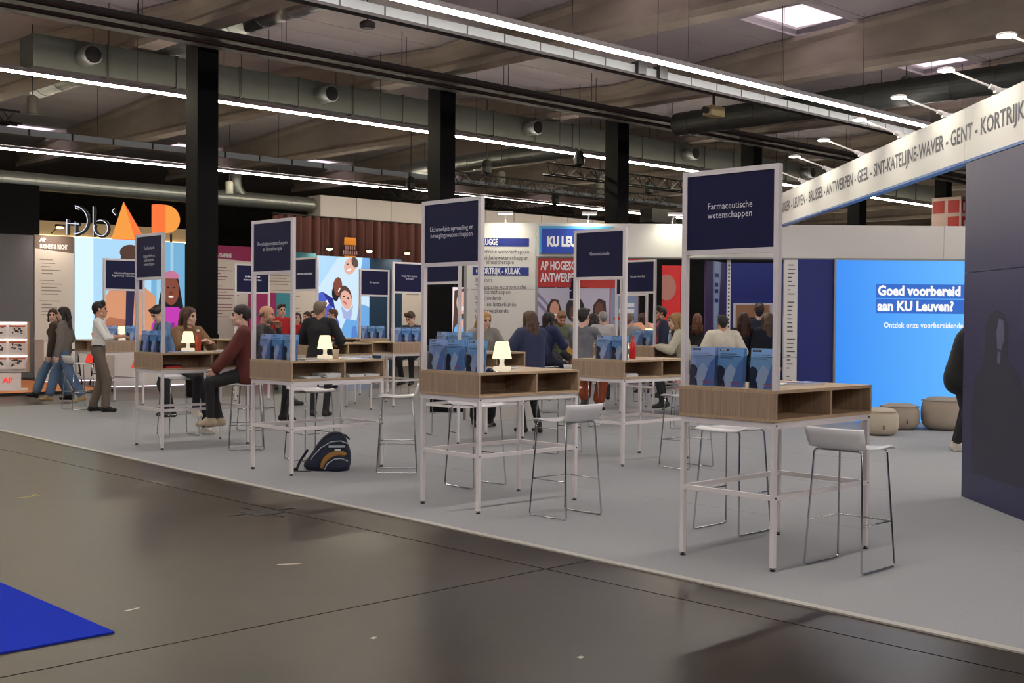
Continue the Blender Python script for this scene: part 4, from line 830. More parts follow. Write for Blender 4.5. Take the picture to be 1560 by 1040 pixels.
obj('body', pillow(smooth_poly([(-.20, 0), (-.255, .05), (-.17, .15), (-.10, .27), (-.02, .355), (.08, .385), (.17, .36), (.2, .27), (.235, .18), (.235, .04), (.19, 0), (0, 0)]), 0, .24, 0, .17), M_BP, bp, smooth=True)
obj('front_pocket', pillow(smooth_poly([(-.03, 0), (-.04, .06), (.03, .14), (.12, .165), (.21, .12), (.225, .03), (.2, 0)]), -.13, .1, .09, .07), M_BP, bp, smooth=True)
obj('ochre_panel', pillow(smooth_poly([(-.08, .02), (-.06, .12), (.03, .2), (.17, .2), (.2, .15), (.1, .155), (.0, .1), (-.03, .02)]), -.115, .07, .05, .12), M_OC, bp, smooth=True)
obj('piping', MB().tube([(-.19, -.105, .06), (-.15, -.122, .14), (-.07, -.127, .23), (.03, -.127, .29), (.13, -.125, .3), (.2, -.11, .27)], .005, 6), M_PIP, bp)
obj('pocket_piping', MB().tube([(-.03, -.178, .02), (.0, -.186, .08), (.07, -.188, .125), (.14, -.186, .13), (.2, -.172, .1)], .005, 6), M_PIP, bp)
obj('zip_flap', MB().box(.01, .17, -.137, -.124, .235, .255), M_PIP, bp); obj('badge', MB().box(.07, .13, -.152, -.145, .2, .222), M_PRINTW, bp)
obj('shoulder_strap', MB().tube([(-.2, .0, .2), (-.27, -.05, .1), (-.3, -.1, .03), (-.33, -.12, .012), (-.36, -.1, .012)], .014, 6), M_BP, bp); obj('strap_buckle', MB().box(-.345, -.29, -.14, -.09, .002, .035), M_BLACK, bp); obj('webbing_tail', MB().tube([(-.29, -.15, .006), (-.22, -.17, .006), (-.16, -.165, .006)], .004, 5), M_BLACK, bp); obj('grab_handle', MB().tube([(.12, .0, .325), (.17, .0, .35), (.22, 0, .3)], .01, 6), M_BP, bp)
# marks on the concrete
for i, (u, v, a, l, w_, c_, lab) in enumerate(((4.16, 6.33, -.5, .16, .03, (196, 188, 176), 'torn strip of white tape on the dark floor'), (4.05, 10.15, .1, .22, .022, (178, 160, 84), 'yellowish tape mark on the dark floor'), (4.12, 10.22, .9, .14, .022, (178, 160, 84), 'short yellow tape mark forming a corner'), (2.9, 5.9, .2, .1, .02, (190, 186, 180), 'white scrap beside the blue carpet'),
        (3.5, 4.6, .3, .04, .03, (170, 164, 156), 'pale spot left of the floor joint crossing'), (4.0, 3.7, 0, .035, .03, (180, 172, 162), 'pale spot nearer the lower frame edge'), (3.0, 2.5, .4, .05, .025, (190, 180, 168), 'small pale chip at the lower frame edge'))):
    tag(obj('tape_mark', MB().prism([(-l / 2, -w_ / 2), (l * .3, -w_ * .4), (l / 2, w_ * .1), (l * .35, w_ / 2), (-l / 2, w_ * .4)], .0003, .0012, 'z'), mat('tape_%d' % i, c_, rough=.6), None, W(u, v), ANG_U + a), lab, 'tape mark')
dr = root('floor_drain', 'small square dark floor hatch with crossing slots', 'floor hatch', W(5.1, 8.16, 0), ANG_U); obj('cover', MB().box(-.13, .13, -.13, .13, .0002, .003), mat('hatch_dark', (34, 30, 28), rough=.5), dr); obj('slots', MB().box(-.3, .3, -.006, .006, .0005, .0035).box(-.006, .006, -.3, .3, .0005, .0035), M_BLACK, dr)

# ================================================================== PEOPLE (one skinned-by-field body each)
def surface(D, org, h):
    s = D < 0; nx_, ny_, nz_ = D.shape
    cnt = np.zeros((nx_ - 1, ny_ - 1, nz_ - 1), np.int8); offs = [(a, b, c) for a in (0, 1) for b in (0, 1) for c in (0, 1)]
    for a, b, c in offs: cnt += s[a:nx_ - 1 + a, b:ny_ - 1 + b, c:nz_ - 1 + c]
    act = np.argwhere((cnt > 0) & (cnt < 8))
    if len(act) == 0: return np.zeros((0, 3)), np.zeros((0, 4), int)
    val = np.stack([D[act[:, 0] + a, act[:, 1] + b, act[:, 2] + c] for a, b, c in offs], 1); O = np.array(offs, float)
    acc = np.zeros((len(act), 3)); num = np.zeros(len(act))
    for i in range(8):
        for j in range(i + 1, 8):
            if np.abs(O[i] - O[j]).sum() != 1: continue
            m = (val[:, i] < 0) != (val[:, j] < 0); t = val[m, i] / (val[m, i] - val[m, j]); acc[m] += O[i] + (O[j] - O[i]) * t[:, None]; num[m] += 1
    vert = org + (act + acc / num[:, None]) * h
    idm = -np.ones(cnt.shape, np.int64); idm[act[:, 0], act[:, 1], act[:, 2]] = np.arange(len(act)); F = []
    for ax in range(3):
        sl0 = [slice(None)] * 3; sl1 = [slice(None)] * 3; sl0[ax] = slice(0, -1); sl1[ax] = slice(1, None)
        a = s[tuple(sl0)]; b = s[tuple(sl1)]; e = np.argwhere(a != b); o1, o2 = [k for k in range(3) if k != ax]
        e = e[(e[:, o1] > 0) & (e[:, o2] > 0) & (e[:, o1] < cnt.shape[o1]) & (e[:, o2] < cnt.shape[o2])]
        q = []
        for d1, d2 in ((1, 1), (0, 1), (0, 0), (1, 0)):
            c = e.copy(); c[:, o1] -= d1; c[:, o2] -= d2; q.append(idm[c[:, 0], c[:, 1], c[:, 2]])
        q = np.stack(q, 1); flip = a[e[:, 0], e[:, 1], e[:, 2]]
        if ax == 1: flip = ~flip
        q[~flip] = q[~flip][:, ::-1]; F.append(q)
    return vert, np.concatenate(F)
def field_mesh(prims, h, k=.018):
    """prims: (a, b, ra, rb, tag, flat) round cones; flat=(normal, factor) squeezes along normal. -> verts, quads, tag per quad"""
    lo = np.min([np.minimum(p[0], p[1]) - max(p[2], p[3]) for p in prims], 0) - 3 * h; hi = np.max([np.maximum(p[0], p[1]) + max(p[2], p[3]) for p in prims], 0) + 3 * h
    n = np.ceil((hi - lo) / h).astype(int) + 1; D = np.full(n, 1.0, np.float32); B = np.full(n, 1.0, np.float32); T = np.zeros(n, np.int16)
    ax = [lo[i] + np.arange(n[i]) * h for i in range(3)]
    for a, b, ra, rb, tg, flat in prims:
        r = max(ra, rb) + .045; l = np.maximum(((np.minimum(a, b) - r - lo) / h).astype(int), 0); u = np.minimum(((np.maximum(a, b) + r - lo) / h).astype(int) + 2, n)
        sl = tuple(slice(l[i], u[i]) for i in range(3)); X, Y, Z = np.meshgrid(ax[0][sl[0]], ax[1][sl[1]], ax[2][sl[2]], indexing='ij', sparse=True)
        px, py, pz = X - a[0], Y - a[1], Z - a[2]; d = b - a
        if flat is not None:
            nn, f = flat; s = (px * nn[0] + py * nn[1] + pz * nn[2]) * (f - 1); px = px + s * nn[0]; py = py + s * nn[1]; pz = pz + s * nn[2]; sd = d @ nn * (f - 1); d = d + sd * nn
        L = max(d @ d, 1e-9); t = np.clip((px * d[0] + py * d[1] + pz * d[2]) / L, 0, 1)
        q = np.sqrt((px - t * d[0]) ** 2 + (py - t * d[1]) ** 2 + (pz - t * d[2]) ** 2) - (ra + (rb - ra) * t)
        cur = D[sl]; hh = np.clip(.5 + .5 * (cur - q) / k, 0, 1); D[sl] = cur + (q - cur) * hh - k * hh * (1 - hh)
        bs = B[sl]; m = q < bs; bs[m] = np.broadcast_to(q, bs.shape)[m]; T[sl][m] = tg
    v, f = surface(D, lo, h)
    c = v[f].mean(1); gi = np.clip(np.round((c - lo) / h).astype(int), 0, n - 1); return v, f, T[gi[:, 0], gi[:, 1], gi[:, 2]]
def ik(a, c, l1, l2, pole):
    d = c - a; L = np.linalg.norm(d); L2 = min(L, (l1 + l2) * .995); dn = d / L; c = a + dn * L2
    x = (l1 * l1 - l2 * l2 + L2 * L2) / (2 * L2); hgt = math.sqrt(max(l1 * l1 - x * x, 1e-6)); p = np.array(pole, float); p = p - dn * (p @ dn); p /= np.linalg.norm(p)
    return a + dn * x + p * hgt, c
def np3(*a): return np.array(a, float)
def rotm(yaw, pitch, roll=0):
    cy, sy = math.cos(yaw), math.sin(yaw); cp, sp_ = math.cos(pitch), math.sin(pitch); cr, sr = math.cos(roll), math.sin(roll)
    return np.array([[cy, -sy, 0], [sy, cy, 0], [0, 0, 1]]) @ np.array([[1, 0, 0], [0, cp, -sp_], [0, sp_, cp]]) @ np.array([[cr, 0, sr], [0, 1, 0], [-sr, 0, cr]])
SK, TOP, BOT, SHO, SOL, EYE_, LIP, BRW, IN, BELT = range(10)
_pm = {}
def cmat(kind, c, rough=.8):
    return mat('%s_%d_%d_%d' % ((kind,) + tuple(c)), c, rough=rough, noise=(22, .14) if kind == 'cloth' else None)
def person(label, x, y, face, h=1.72, sit=None, top=(40, 40, 50), bot=(30, 30, 36), shoe=(24, 24, 26), skin=(206, 160, 138), hair='short', hairc=(52, 38, 32), lean=0.0, head=(0, 0), wr=None, an=None, inner=None, sleeve='long', bulk=0.0, wide=0.0, skirt=None, sole=None, belt=None, res=.013, beard=False, glasses=False, z0=GF, cat='person', hem=0.0, female=False, knee=None, roll=0.0, handpose=.5):
    s = h / 1.75; pz = (sit / s + .124) if sit else .955; P = np3(0, 0, pz); tl = math.radians(lean); t = np3(0, math.sin(tl), math.cos(tl)); nf_ = np3(0, math.cos(tl), -math.sin(tl)); X = np3(1, 0, 0)
    sw = .172 if female else .19; prims = []; b = bulk
    add = lambda a, c, ra, rb, tg, fl=None: prims.append((np.asarray(a, float) * s, np.asarray(c, float) * s, ra * s, rb * s, tg, fl))
    waist = P + t * .13; chest = P + t * .34; neck = P + t * .50
    flt = (nf_, 1.42 if not b else 1.2)
    add(P - X * .07, P + X * .07, .112, .112, BOT if not hem else TOP, (nf_, 1.18))
    add(P + t * .03 - X * .045, waist - X * .03, .118 + b, .105 + b, TOP if not belt else BOT, (nf_, 1.2)); add(P + t * .03 + X * .045, waist + X * .03, .118 + b, .105 + b, TOP if not belt else BOT, (nf_, 1.2))
    if belt: add(P + t * .085 - X * .05, P + t * .085 + X * .05, .112, .112, BELT, (nf_, 1.25)); add(P + t * .12 - X * .05, waist + X * .05, .116, .116, TOP, (nf_, 1.2))
    for sg in (-1, 1):
        add(waist + X * sg * .035, chest + X * sg * .062, .108 + b, .116 + b, TOP, flt); add(chest + X * sg * .062, P + t * .44 + X * sg * .085, .115 + b, .075 + b, TOP, flt)
        add(P + t * .445 + X * sg * .06, P + t * .45 + X * sg * (sw - .02), .06 + b * .6, .058 + b * .8, TOP)
        if female: add(chest + X * sg * .065 + nf_ * .055 + t * -.0, chest + X * sg * .065 + nf_ * .07, .06 + b, .05 + b, TOP)
    add(P + t * .44, neck, .085 + b * .4, .062, TOP if inner is None else IN, (nf_, 1.1))
    if inner is not None: add(waist + nf_ * .075, P + t * .42 + nf_ * .06, .06, .045, IN)
    if hem: 
        for sg in (-1, 1): add(P + X * sg * .05, P + X * sg * .06 - np3(0, 0, hem), .115 + b, .13 + b, TOP, (nf_, 1.15))
    if b > .04:
        for q in range(6): add(P + t * (-.06 + .085 * q) - X * .075, P + t * (-.06 + .085 * q) + X * .075, .118 + b, .118 + b, TOP, (nf_, 1.2))
    # legs
    for i, sg in enumerate((-1, 1)):
        hip = P + np3(sg * .088, 0, -.03)
        if an: A = np.asarray(an[i], float) / s
        elif sit: A = np3(sg * .1, .33, .36 / s)
        else: A = np3(sg * .1, -.01, .085)
        kn, A = ik(hip, A, .435, .43, knee[i] if knee else (sg * .12, 1, .05))
        add(hip, kn, .088 + wide * .25, .062 + wide * .6, BOT); add(kn, A + (kn - A) * (.08 if wide < .025 else .2), .061 + wide * .7, .048 + wide, BOT)
        fd_ = np3(sg * .15, 1, 0); fd_ /= np.linalg.norm(fd_)
        shin = (A - kn) / np.linalg.norm(A - kn)
        fdir = fd_ - shin * (fd_ @ shin) * (0.0 if A[2] < .12 else .5); fdir = fdir / np.linalg.norm(fdir)
        heel = A + np3(0, 0, -.045) - fdir * .035; toe = A + np3(0, 0, -.052) + fdir * .15
        if A[2] > .12: heel = A + shin * .045 - fdir * .03; toe = A + shin * .055 + fdir * .15
        add(A, heel, .045, .037, SHO); add(heel, toe, .037, .03, SHO); add(A, (heel + toe) / 2 + np3(0, 0, .02), .042, .038, SHO)
        if sole: add(heel - np3(0, 0, .024), toe - np3(0, 0, .018), .016, .014, SOL, (np3(1, 0, 0), .55))
    if skirt:
        for sg in (-1, 1): add(P + X * sg * .05, P + np3(sg * .09, 0.02, -skirt), .12, .15, BOT, (np3(0, 1, 0), 1.1))
    # arms
    hands = []
    for i, sg in enumerate((-1, 1)):
        sh = P + t * .445 + X * sg * sw
        if wr and wr[i] is not None: Wp = np.asarray(wr[i], float) / s
        elif sit: Wp = np3(sg * .14, .40, (1.15 / s))
        else: Wp = np3(sg * .25, .06, pz - .09)
        el, Wp = ik(sh, Wp, .285, .25, (sg * .7, -.6, -.45)); st_ = TOP if sleeve == 'long' else SK
        add(sh, el, .056 + b, .046 + b, TOP); mid = el + (Wp - el) * .3
        add(el, mid, .046 + b, .043 + b, TOP); add(mid, Wp, (.043 + b) if st_ == TOP else .037, (.036 + b * .7) if st_ == TOP else .026, st_); hands.append((Wp, (Wp - el) / np.linalg.norm(Wp - el), sg))
    v, f, tg = field_mesh(prims, res, .022 if b <= .04 else .012); Vs, Fs, Ts = [v], [f], [tg]; nv = len(v)
    def join(a):
        nonlocal nv
        Vs.append(a[0]); Fs.append(a[1] + nv); Ts.append(a[2]); nv += len(a[0])
    # hands
    for Wp, d, sg in hands:
        hp = []; pn = np3(-sg * .9, .2, -.25) if Wp[2] < pz + .02 else np3(-sg * .15, .1, -1.0)
        pn = pn - d * (pn @ d); pn /= np.linalg.norm(pn); sd = np.cross(d, pn)
        if sd @ np3(-sg * .2, 1, .3) < 0: sd = -sd
        ah = lambda a, c, ra, rb, fl=None: hp.append((np.asarray(a) * s, np.asarray(c) * s, ra * s, rb * s, SK, fl))
        ah(Wp - d * .03, Wp + d * .02, .026, .025); 
        for o_ in (-.022, -.005, .014): ah(Wp + d * .02 + sd * o_ * .8, Wp + d * .085 + sd * o_ * 1.25, .019, .014, (pn, 1.3))
        for o_, ln in ((-.031, .058), (-.010, .07), (.011, .074), (.031, .068)):
            k0 = Wp + d * .085 + sd * o_; c1 = handpose; d1 = d * math.cos(c1) + pn * math.sin(c1); d2 = d * math.cos(c1 * 2.1) + pn * math.sin(c1 * 2.1); m_ = k0 + d1 * ln * .55; ah(k0 - d * .01, m_, .0095, .009); ah(m_, m_ + d2 * ln * .5, .009, .0075)
        th0 = Wp + d * .03 + sd * .03; th1 = th0 + d * .035 + sd * .025 + pn * .012; ah(th0, th1, .013, .011); ah(th1, th1 + d * .032 + sd * .004 + pn * .01, .011, .0085)
        join(field_mesh(hp, .0058, .006))
    # head
    hc = neck + t * .145 + nf_ * .025; Rh = rotm(math.radians(head[0]), math.radians(head[1]) - tl * .3, math.radians(roll)); hp = []
    Q = lambda *p: hc + Rh @ np3(*p)
    def ahd(a, c, ra, rb, tgh=SK, fl=None): hp.append((Q(*a) * s, Q(*c) * s, ra * s, rb * s, tgh, None if fl is None else (Rh @ np3(*fl[0]), fl[1])))
    ahd((0, -.022, .035), (0, .012, .035), .084, .08, SK, ((1, 0, 0), 1.12)); ahd((0, .03, -.02), (0, .04, -.06), .064, .052, SK, ((1, 0, 0), 1.05)); ahd((0, .058, -.098), (0, .062, -.1), .026, .026)
    ahd((-.036, .02, -.075), (.036, .02, -.075), .036, .036); ahd((-.03, .074, .022), (.03, .074, .022), .016, .016); ahd((0, .088, .005), (0, .104, -.03), .008, .0115); ahd((-.012, .094, -.034), (.012, .094, -.034), .0085, .0085)
    ahd((-.04, .062, -.03), (-.03, .068, -.04), .02, .02); ahd((.04, .062, -.03), (.03, .068, -.04), .02, .02)
    for sg in (-1, 1):
        ahd((sg * .078, -.008, .012), (sg * .074, -.002, -.03), .014, .010, SK, ((1, 0, 0), 1.6)); ahd((sg * .032, .0845, .006), (sg * .033, .0845, .006), .0095, .0095, EYE_); ahd((sg * .02, .091, .024), (sg * .046, .083, .025), .0055, .0045, BRW)
    ahd((-.018, .0905, -.063), (.018, .0905, -.063), .0062, .0062, LIP); ahd((-.012, .0895, -.07), (.012, .0895, -.07), .0066, .0066, LIP)
    if beard:
        ahd((-.045, .03, -.075), (0, .066, -.1), .03, .03, BRW); ahd((.045, .03, -.075), (0, .066, -.1), .03, .03, BRW); ahd((-.02, .092, -.052), (.02, .092, -.052), .007, .007, BRW)
    hp.append((Q(0, -.02, -.03) * s, (neck - t * .03) * s, .056 * s, .06 * s, SK, None))
    join(field_mesh(hp, .0062 if res < .0135 else .0075, .012))
    me = bpy.data.meshes.new('person'); Vv = np.concatenate(Vs); Ff = np.concatenate(Fs); Tt = np.concatenate(Ts)
    me.vertices.add(len(Vv)); me.vertices.foreach_set('co', Vv.astype(np.float32).ravel()); me.loops.add(len(Ff) * 4); me.loops.foreach_set('vertex_index', Ff.astype(np.int32).ravel())
    me.polygons.add(len(Ff)); me.polygons.foreach_set('loop_start', np.arange(0, len(Ff) * 4, 4, dtype=np.int32)); me.polygons.foreach_set('loop_total', np.full(len(Ff), 4, np.int32))
    cols = [cmat('skin', skin, .55), cmat('cloth', top), cmat('cloth', bot), cmat('shoe', shoe, .5), cmat('sole', sole or (220, 220, 220), .6), mat('eye_dark', (38, 28, 26), .3), cmat('lip', tuple(int(q * .78) if i else int(q * .9) for i, q in enumerate(skin)), .5), cmat('brow', hairc, .8), cmat('cloth', inner or top), cmat('belt', belt or (20, 18, 18), .5)]
    for m in cols: me.materials.append(m)
    me.polygons.foreach_set('material_index', Tt.astype(np.int32)); me.polygons.foreach_set('use_smooth', np.ones(len(Ff), bool)); me.update(calc_edges=True); me.validate()
    o = link('person', me, None, (x, y, z0), face - math.pi / 2); tag(o, label, cat)
    # hair
    hr = []; ah = lambda a, c, ra, rb, fl=None: hr.append((Q(*a) * s, Q(*c) * s, ra * s, rb * s, 0, None if fl is None else (Rh @ np3(*fl[0]), fl[1])))
    if hair != 'bald':
        ah((0, -.032, .046), (0, .004, .052), .091, .086, ((1, 0, 0), 1.1)); ah((0, -.05 if hair in ('bun', 'tied') else -.055, .0), (0, -.045 if hair in ('bun', 'tied') else -.06, -.03), .07, .05, ((1, 0, 0), 1.0))
        if hair in ('short', 'quiff'): ah((-.04, .055, .1), (.045, .06, .1), .03, .026)
        if hair == 'quiff': ah((-.03, .04, .12), (.05, .05, .115), .035, .03)
        if hair in ('long', 'wavy', 'bob'):
            ln = {'long': .30, 'wavy': .27, 'bob': .13}[hair]; ah((0, -.075, .02), (0, -.085, -ln), .08, .05 if hair != 'wavy' else .085, ((0, 1, 0), 1.5))
            for sg in (-1, 1): ah((sg * .072, .0, .03), (sg * .088, -.015, -ln * .75), .03, .028 if hair != 'wavy' else .04); ah((sg * .05, .045, .085), (sg * .084, .02, .0), .026, .022)
        if hair in ('long', 'wavy'):
            lr_ = np.random.default_rng(int(abs(x * 100)) + 3)
            for q in range(9 if hair == 'wavy' else 7):
                xo = -.085 + .17 * q / (8 if hair == 'wavy' else 6); y0_ = -.075 - .035 * math.cos(xo * 18); z_ = .02; p_ = (xo * .8, y0_, z_)
                for w_ in range(4):
                    n_ = (xo * (1 + .25 * w_ / 3) + lr_.uniform(-.016, .016) * (1.6 if hair == 'wavy' else .7), y0_ - .012 + lr_.uniform(-.018, .012), z_ - (ln + .02) * (w_ + 1) / 4 + lr_.uniform(-.02, .01)); ah(p_, n_, .02, .019 if w_ < 3 else .009); p_ = n_
        if hair in ('bun', 'tied'): ah((0, -.148, .03), (0, -.152, .032), .042, .042); ah((0, -.03, .06), (0, -.1, .035), .08, .05)
        if hair == 'tied': ah((0, -.125, .0), (0, -.13, -.24), .035, .02)
    else:
        for sg in (-1, 1): ah((sg * .074, -.02, .02), (sg * .05, -.07, -.005), .018, .024)
        ah((-.05, -.075, -.005), (.05, -.075, -.005), .026, .026)
    v, f, _ = field_mesh(hr, .0075 if res < .0135 else .009, .02)
    lc = (v / s - hc) @ Rh                               # to head coordinates
    cut = lc[:, 1] * .8 - lc[:, 2] * .6; side = (lc[:, 2] > -.02)
    keep_v = ~((cut > .036) & (np.abs(lc[:, 0]) < .078) & (lc[:, 2] > -.14) & (lc[:, 2] < .1)); kf = keep_v[f].all(1); f = f[kf]
    if len(f):
        hm = bpy.data.meshes.new('hair'); hm.from_pydata(v.tolist(), [], f.tolist()); hm.materials.append(mat('hair_%d_%d_%d' % tuple(hairc), hairc, rough=.55, noise=(60, .35, (1, 1, .25)), bump=.4)); hm.polygons.foreach_set('use_smooth', [True] * len(hm.polygons)); hm.update(); link('hair', hm, o)
    if glasses:
        mb = MB()
        for sg in (-1, 1):
            c_ = [Q(sg * .034 + .024 * math.cos(a), .102, .006 + .018 * math.sin(a)) * s for a in np.linspace(0, 6.283, 14, endpoint=False)]; mb.tube(c_, .0022, 5, closed=True); mb.tube([Q(sg * .058, .1, .01) * s, Q(sg * .082, .0, .012) * s], .0022, 5)
        mb.tube([Q(-.01, .103, .008) * s, Q(.01, .103, .008) * s], .0022, 5); obj('glasses', mb, M_BLACK, o)
    return o
deg = math.radians
PALE = (222, 180, 160); TAN = (196, 146, 118); DARK = (120, 76, 60)
# the walking pair
person('woman in grey jacket and blue jeans walking ahead of her friend', -7.80, 20.8, deg(186), 1.70, top=(118, 110, 104), bot=(92, 116, 150), shoe=(176, 150, 110), skin=PALE, hair='long', hairc=(28, 22, 24), head=(14, 0), an=((-.1, -.34, .10), (.1, .30, .085)), knee=((-.1, 1, 0), (.1, 1, 0)), wide=.036, inner=(150, 84, 76), bulk=.02, female=True, wr=(None, (.2, .12, .98)), res=.012)
person('laughing woman in dark brown jacket and jeans half behind the other', -8.18, 21.35, deg(192), 1.67, top=(70, 54, 48), bot=(100, 126, 156), shoe=(26, 22, 22), skin=PALE, hair='bob', hairc=(62, 36, 28), head=(80, 0), an=((-.1, -.26, .1), (.1, .36, .085)), wide=.036, bulk=.02, female=True, res=.012)
person('man in white shirt and brown trousers standing with a card', -6.62, 19.1, deg(12), 1.78, top=(228, 226, 222), bot=(98, 86, 76), shoe=(26, 22, 22), skin=TAN, hair='quiff', hairc=(30, 24, 22), belt=(28, 24, 22), sleeve='short', wr=((-.10, .34, 1.20), (.12, .36, 1.20)), head=(0, 3), an=((-.07, -.10, .085), (.1, .12, .085)), wide=.018, res=.012)
person('man in dark vest over pale blue shirt bending his head', hx(258, 18.2), 18.2, deg(215), 1.74, top=(96, 120, 158), inner=(34, 38, 54), bot=(24, 24, 32), skin=PALE, hair='short', hairc=(26, 22, 22), lean=14, head=(10, -28), wr=((-.12, .38, 1.1), (.12, .36, 1.08)), bulk=.012)
person('smiling woman in brown sweater with long hair behind the lamp', *W(7.62, 13.98).to_2d(), deg(-40), 1.68, sit=.79, top=(120, 88, 58), bot=(26, 26, 34), shoe=(206, 198, 184), skin=PALE, hair='long', hairc=(70, 42, 28), head=(24, 0), wr=((-.10, .34, 1.20), (.08, .36, 1.22)), an=((-.2, .1, .10), (.1, .32, .36)), bulk=.018, female=True, sole=(230, 226, 220), res=.012)
person('woman in burgundy sweater with hair bun sitting on a stool', *W(7.38, 12.16).to_2d(), deg(194), 1.72, sit=.79, top=(92, 36, 30), bot=(30, 27, 30), shoe=(176, 160, 136), skin=PALE, hair='bun', hairc=(34, 24, 22), head=(0, 4), wr=((-.12, .34, .93), (.12, .36, .93)), an=((-.09, .40, .36), (.1, .30, .34)), bulk=.022, hem=.03, female=True, lean=4, res=.011)
person('bald man with hand at his chin seated behind the sign post', *W(8.78, 14.15).to_2d(), deg(-8), 1.78, sit=.79, top=(52, 48, 50), bot=(24, 24, 28), shoe=(20, 20, 22), skin=TAN, hair='bald', hairc=(110, 96, 86), beard=True, wr=((-.05, .26, 1.38), (.1, .38, 1.12)), an=((-.1, .32, .2), (.12, .50, .42)), lean=8, res=.012)
person('grey haired man in black jacket seen from behind', -2.98, 18.5, deg(80), 1.80, top=(20, 20, 24), bot=(20, 20, 22), shoe=(18, 18, 18), skin=TAN, hair='short', hairc=(112, 98, 82), bulk=.025, head=(-20, 0), wr=((-.2, .26, 1.14), (.2, .26, 1.14)), hem=.08, res=.012)
# staff in red at the neighbouring stand
for i, (px, Y, f_, hc_, hs, hh) in enumerate(((428, 25.5, -60, (44, 32, 28), 'short', 1.84), (452, 26.2, -70, (60, 40, 30), 'long', 1.66), (468, 27.0, -120, (40, 28, 26), 'tied', 1.68), (508, 26.0, 200, (84, 56, 36), 'short', 1.74), (480, 27.6, 250, (70, 40, 34), 'bob', 1.72))):
    person(('tall staff member in red shirt beside the magenta panel', 'young woman in red staff shirt facing the camera', 'woman in red staff shirt with tied dark hair', 'staff member in red shirt before the blue picture', 'woman in red staff shirt turned to her colleagues')[i], hx(px, Y), Y, deg(f_), hh, top=(186, 34, 40), bot=(30, 30, 38), hair=hs, hairc=hc_, skin=PALE, sleeve='short', female=i in (1, 2, 4), res=.015, z0=0)
person('young man with brown hair reading at the architect table', hx(631, 22.7), 22.7, deg(-110), 1.72, sit=.79, top=(70, 74, 84), bot=(30, 30, 36), skin=PALE, hair='quiff', hairc=(74, 48, 32), head=(-10, -24), lean=14, res=.014)
person('blond woman in grey sweater behind the sports lamp', hx(735, 17.0), 17.0, deg(-75), 1.66, top=(140, 134, 130), bot=(20, 20, 24), shoe=(30, 30, 32), sole=(226, 226, 226), skin=PALE, hair='long', hairc=(176, 136, 86), head=(20, -6), lean=8, wr=((-.16, .34, 1.12), (.16, .36, 1.12)), an=((-.12, .0, .085), (.12, .04, .085)), wide=.03, bulk=.02, female=True)
person('woman in navy puffer coat with wavy hair seen from behind', .25, 16.05, deg(128), 1.66, top=(44, 52, 84), bot=(18, 18, 20), shoe=(22, 20, 20), skin=PALE, hair='wavy', hairc=(78, 54, 38), bulk=.042, skirt=.36, head=(-8, 0), wr=((-.24, .3, 1.05), (.2, .32, 1.08)), an=((-.07, .05, .085), (.09, -.08, .085)), female=True, res=.012)
person('bearded man in green shirt looking down before the red banner', hx(849, 22.6), 22.6, deg(-70), 1.78, sit=.79, top=(96, 104, 78), bot=(40, 40, 46), skin=(208, 152, 128), hair='short', hairc=(120, 84, 58), beard=True, head=(-8, -26), lean=16, bulk=.02, res=.014)
person('dark haired visitor in navy hooded top facing the green shirt', hx(826, 19.6), 19.6, deg(44), 1.70, sit=.79, top=(30, 38, 78), bot=(40, 44, 60), hair='bob', hairc=(22, 18, 20), skin=TAN, lean=12, bulk=.03, res=.014)
person('visitor in rust trousers and grey top at the medicine table', hx(888, 17.2), 17.2, deg(60), 1.76, sit=.79, top=(112, 112, 120), bot=(138, 62, 30), shoe=(60, 40, 30), hair='short', hairc=(30, 26, 26), skin=PALE, wide=.04, an=((-.12, .30, .34), (.12, .28, .3)), res=.014)
person('person with black hair in a black top beside the grey visitor', hx(904, 24.2), 24.2, deg(100), 1.68, top=(24, 24, 28), hair='long', hairc=(30, 24, 24), female=True, res=.016)
person('grey haired visitor in white top with a shoulder strap', hx(919, 22.8), 22.8, deg(95), 1.70, top=(176, 172, 172), hair='short', hairc=(132, 130, 128), skin=PALE, bulk=.02, res=.014)
person('visitor in grey cardigan left of the glowing desk', hx(958, 22.4), 22.4, deg(60), 1.66, sit=.79, top=(128, 124, 124), hair='short', hairc=(110, 92, 76), skin=PALE, bulk=.02, res=.015)
person('person in peach puffer jacket at the red booth', hx(980, 25), 25.0, deg(110), 1.70, top=(228, 166, 128), bot=(190, 170, 150), hair='bob', hairc=(70, 46, 36), bulk=.06, female=True, res=.016, z0=0)
person('man with glasses in navy suit at the red booth', hx(1008, 23.6), 23.6, deg(190), 1.82, top=(30, 38, 66), inner=(186, 60, 70), hair='quiff', hairc=(34, 26, 24), skin=TAN, glasses=True, bulk=.015, res=.015, z0=0)
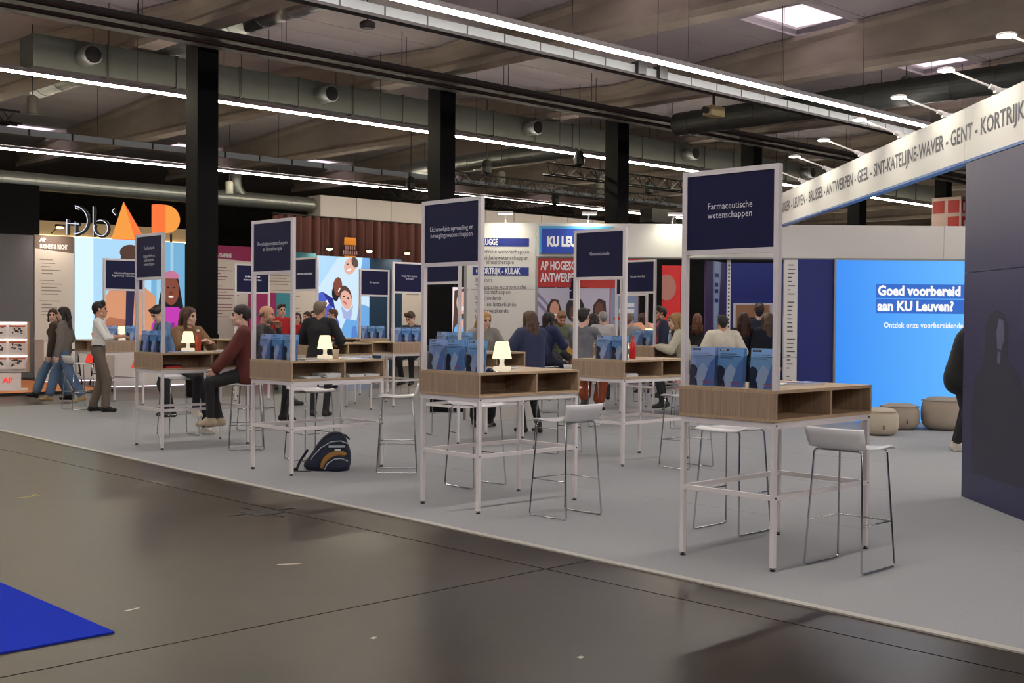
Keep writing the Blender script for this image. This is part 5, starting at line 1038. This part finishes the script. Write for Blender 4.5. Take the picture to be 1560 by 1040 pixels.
for i, (px, Y, hh, hs, hc_, tp) in enumerate(((1024, 27, 1.66, 'bob', (130, 86, 62), (60, 52, 56)), (1040, 28, 1.72, 'short', (40, 30, 28), (40, 36, 44)), (1062, 25, 1.70, 'long', (96, 56, 36), (26, 24, 28)))):
    person(('auburn haired visitor in the dark hall behind the opening', 'dark haired visitor deep in the dark hall', 'brown haired woman beside the violet printed panel')[i], hx(px, Y), Y, deg(200 - 60 * i), hh, top=tp, hair=hs, hairc=hc_, skin=PALE, res=.017, z0=0, female=i != 1)
person('blond woman in cream sweater leaning on the medicine table', hx(1046, 17.0), 17.0, deg(165), 1.68, sit=.79, top=(186, 180, 160), bot=(30, 30, 34), hair='long', hairc=(150, 116, 74), skin=PALE, lean=12, female=True, bulk=.015, res=.014)
person('man in cream jacket seen from behind at the room entrance', hx(1101, 17.65), 17.65, deg(92), 1.63, top=(204, 196, 182), bot=(40, 40, 48), hair='short', hairc=(26, 20, 20), skin=TAN, bulk=.035, wr=((-.2, .15, .95), (.2, .15, .95)), res=.013)
person('long haired woman in black beside the cream jacket man', hx(1133, 19.1), 19.1, deg(85), 1.68, top=(28, 28, 36), hair='long', hairc=(74, 44, 30), skin=PALE, female=True, bulk=.015, res=.014)
person('tall man in dark navy coat facing the navy room', hx(1156, 20.9), 20.9, deg(80), 1.84, top=(20, 24, 44), hair='quiff', hairc=(52, 36, 28), skin=PALE, bulk=.025, res=.014)
person('blond haired woman in dark coat behind the pharmacy post', hx(1170, 18.9), 18.9, deg(100), 1.68, top=(34, 36, 42), hair='long', hairc=(110, 84, 64), skin=PALE, female=True, bulk=.03, res=.014)
person('black clad visitor partly hidden by the dark tower', 5.33, 14.25, deg(-15), 1.74, top=(16, 16, 19), bot=(16, 16, 18), shoe=(190, 182, 172), sole=(226, 220, 214), hair='short', hairc=(30, 24, 22), skin=PALE, lean=16, bulk=.05, hem=.1, wr=((-.2, .32, 1.0), (.2, .34, 1.0)), res=.013)

# stools under the visitors seated in the rows behind
for lab, px, Y, f_ in (('white stool under the young man reading', 631, 22.7, -110), ('white stool under the bearded man in green', 849, 22.6, -70), ('white stool under the hooded visitor', 826, 19.6, 44), ('white stool under the visitor in rust trousers', 888, 17.2, 60),
                       ('white stool under the visitor in grey cardigan', 958, 22.4, 60), ('white stool under the blond woman in cream', 1046, 17.0, 165)):
    bar_stool(lab, hx(px, Y), Y, deg(f_))
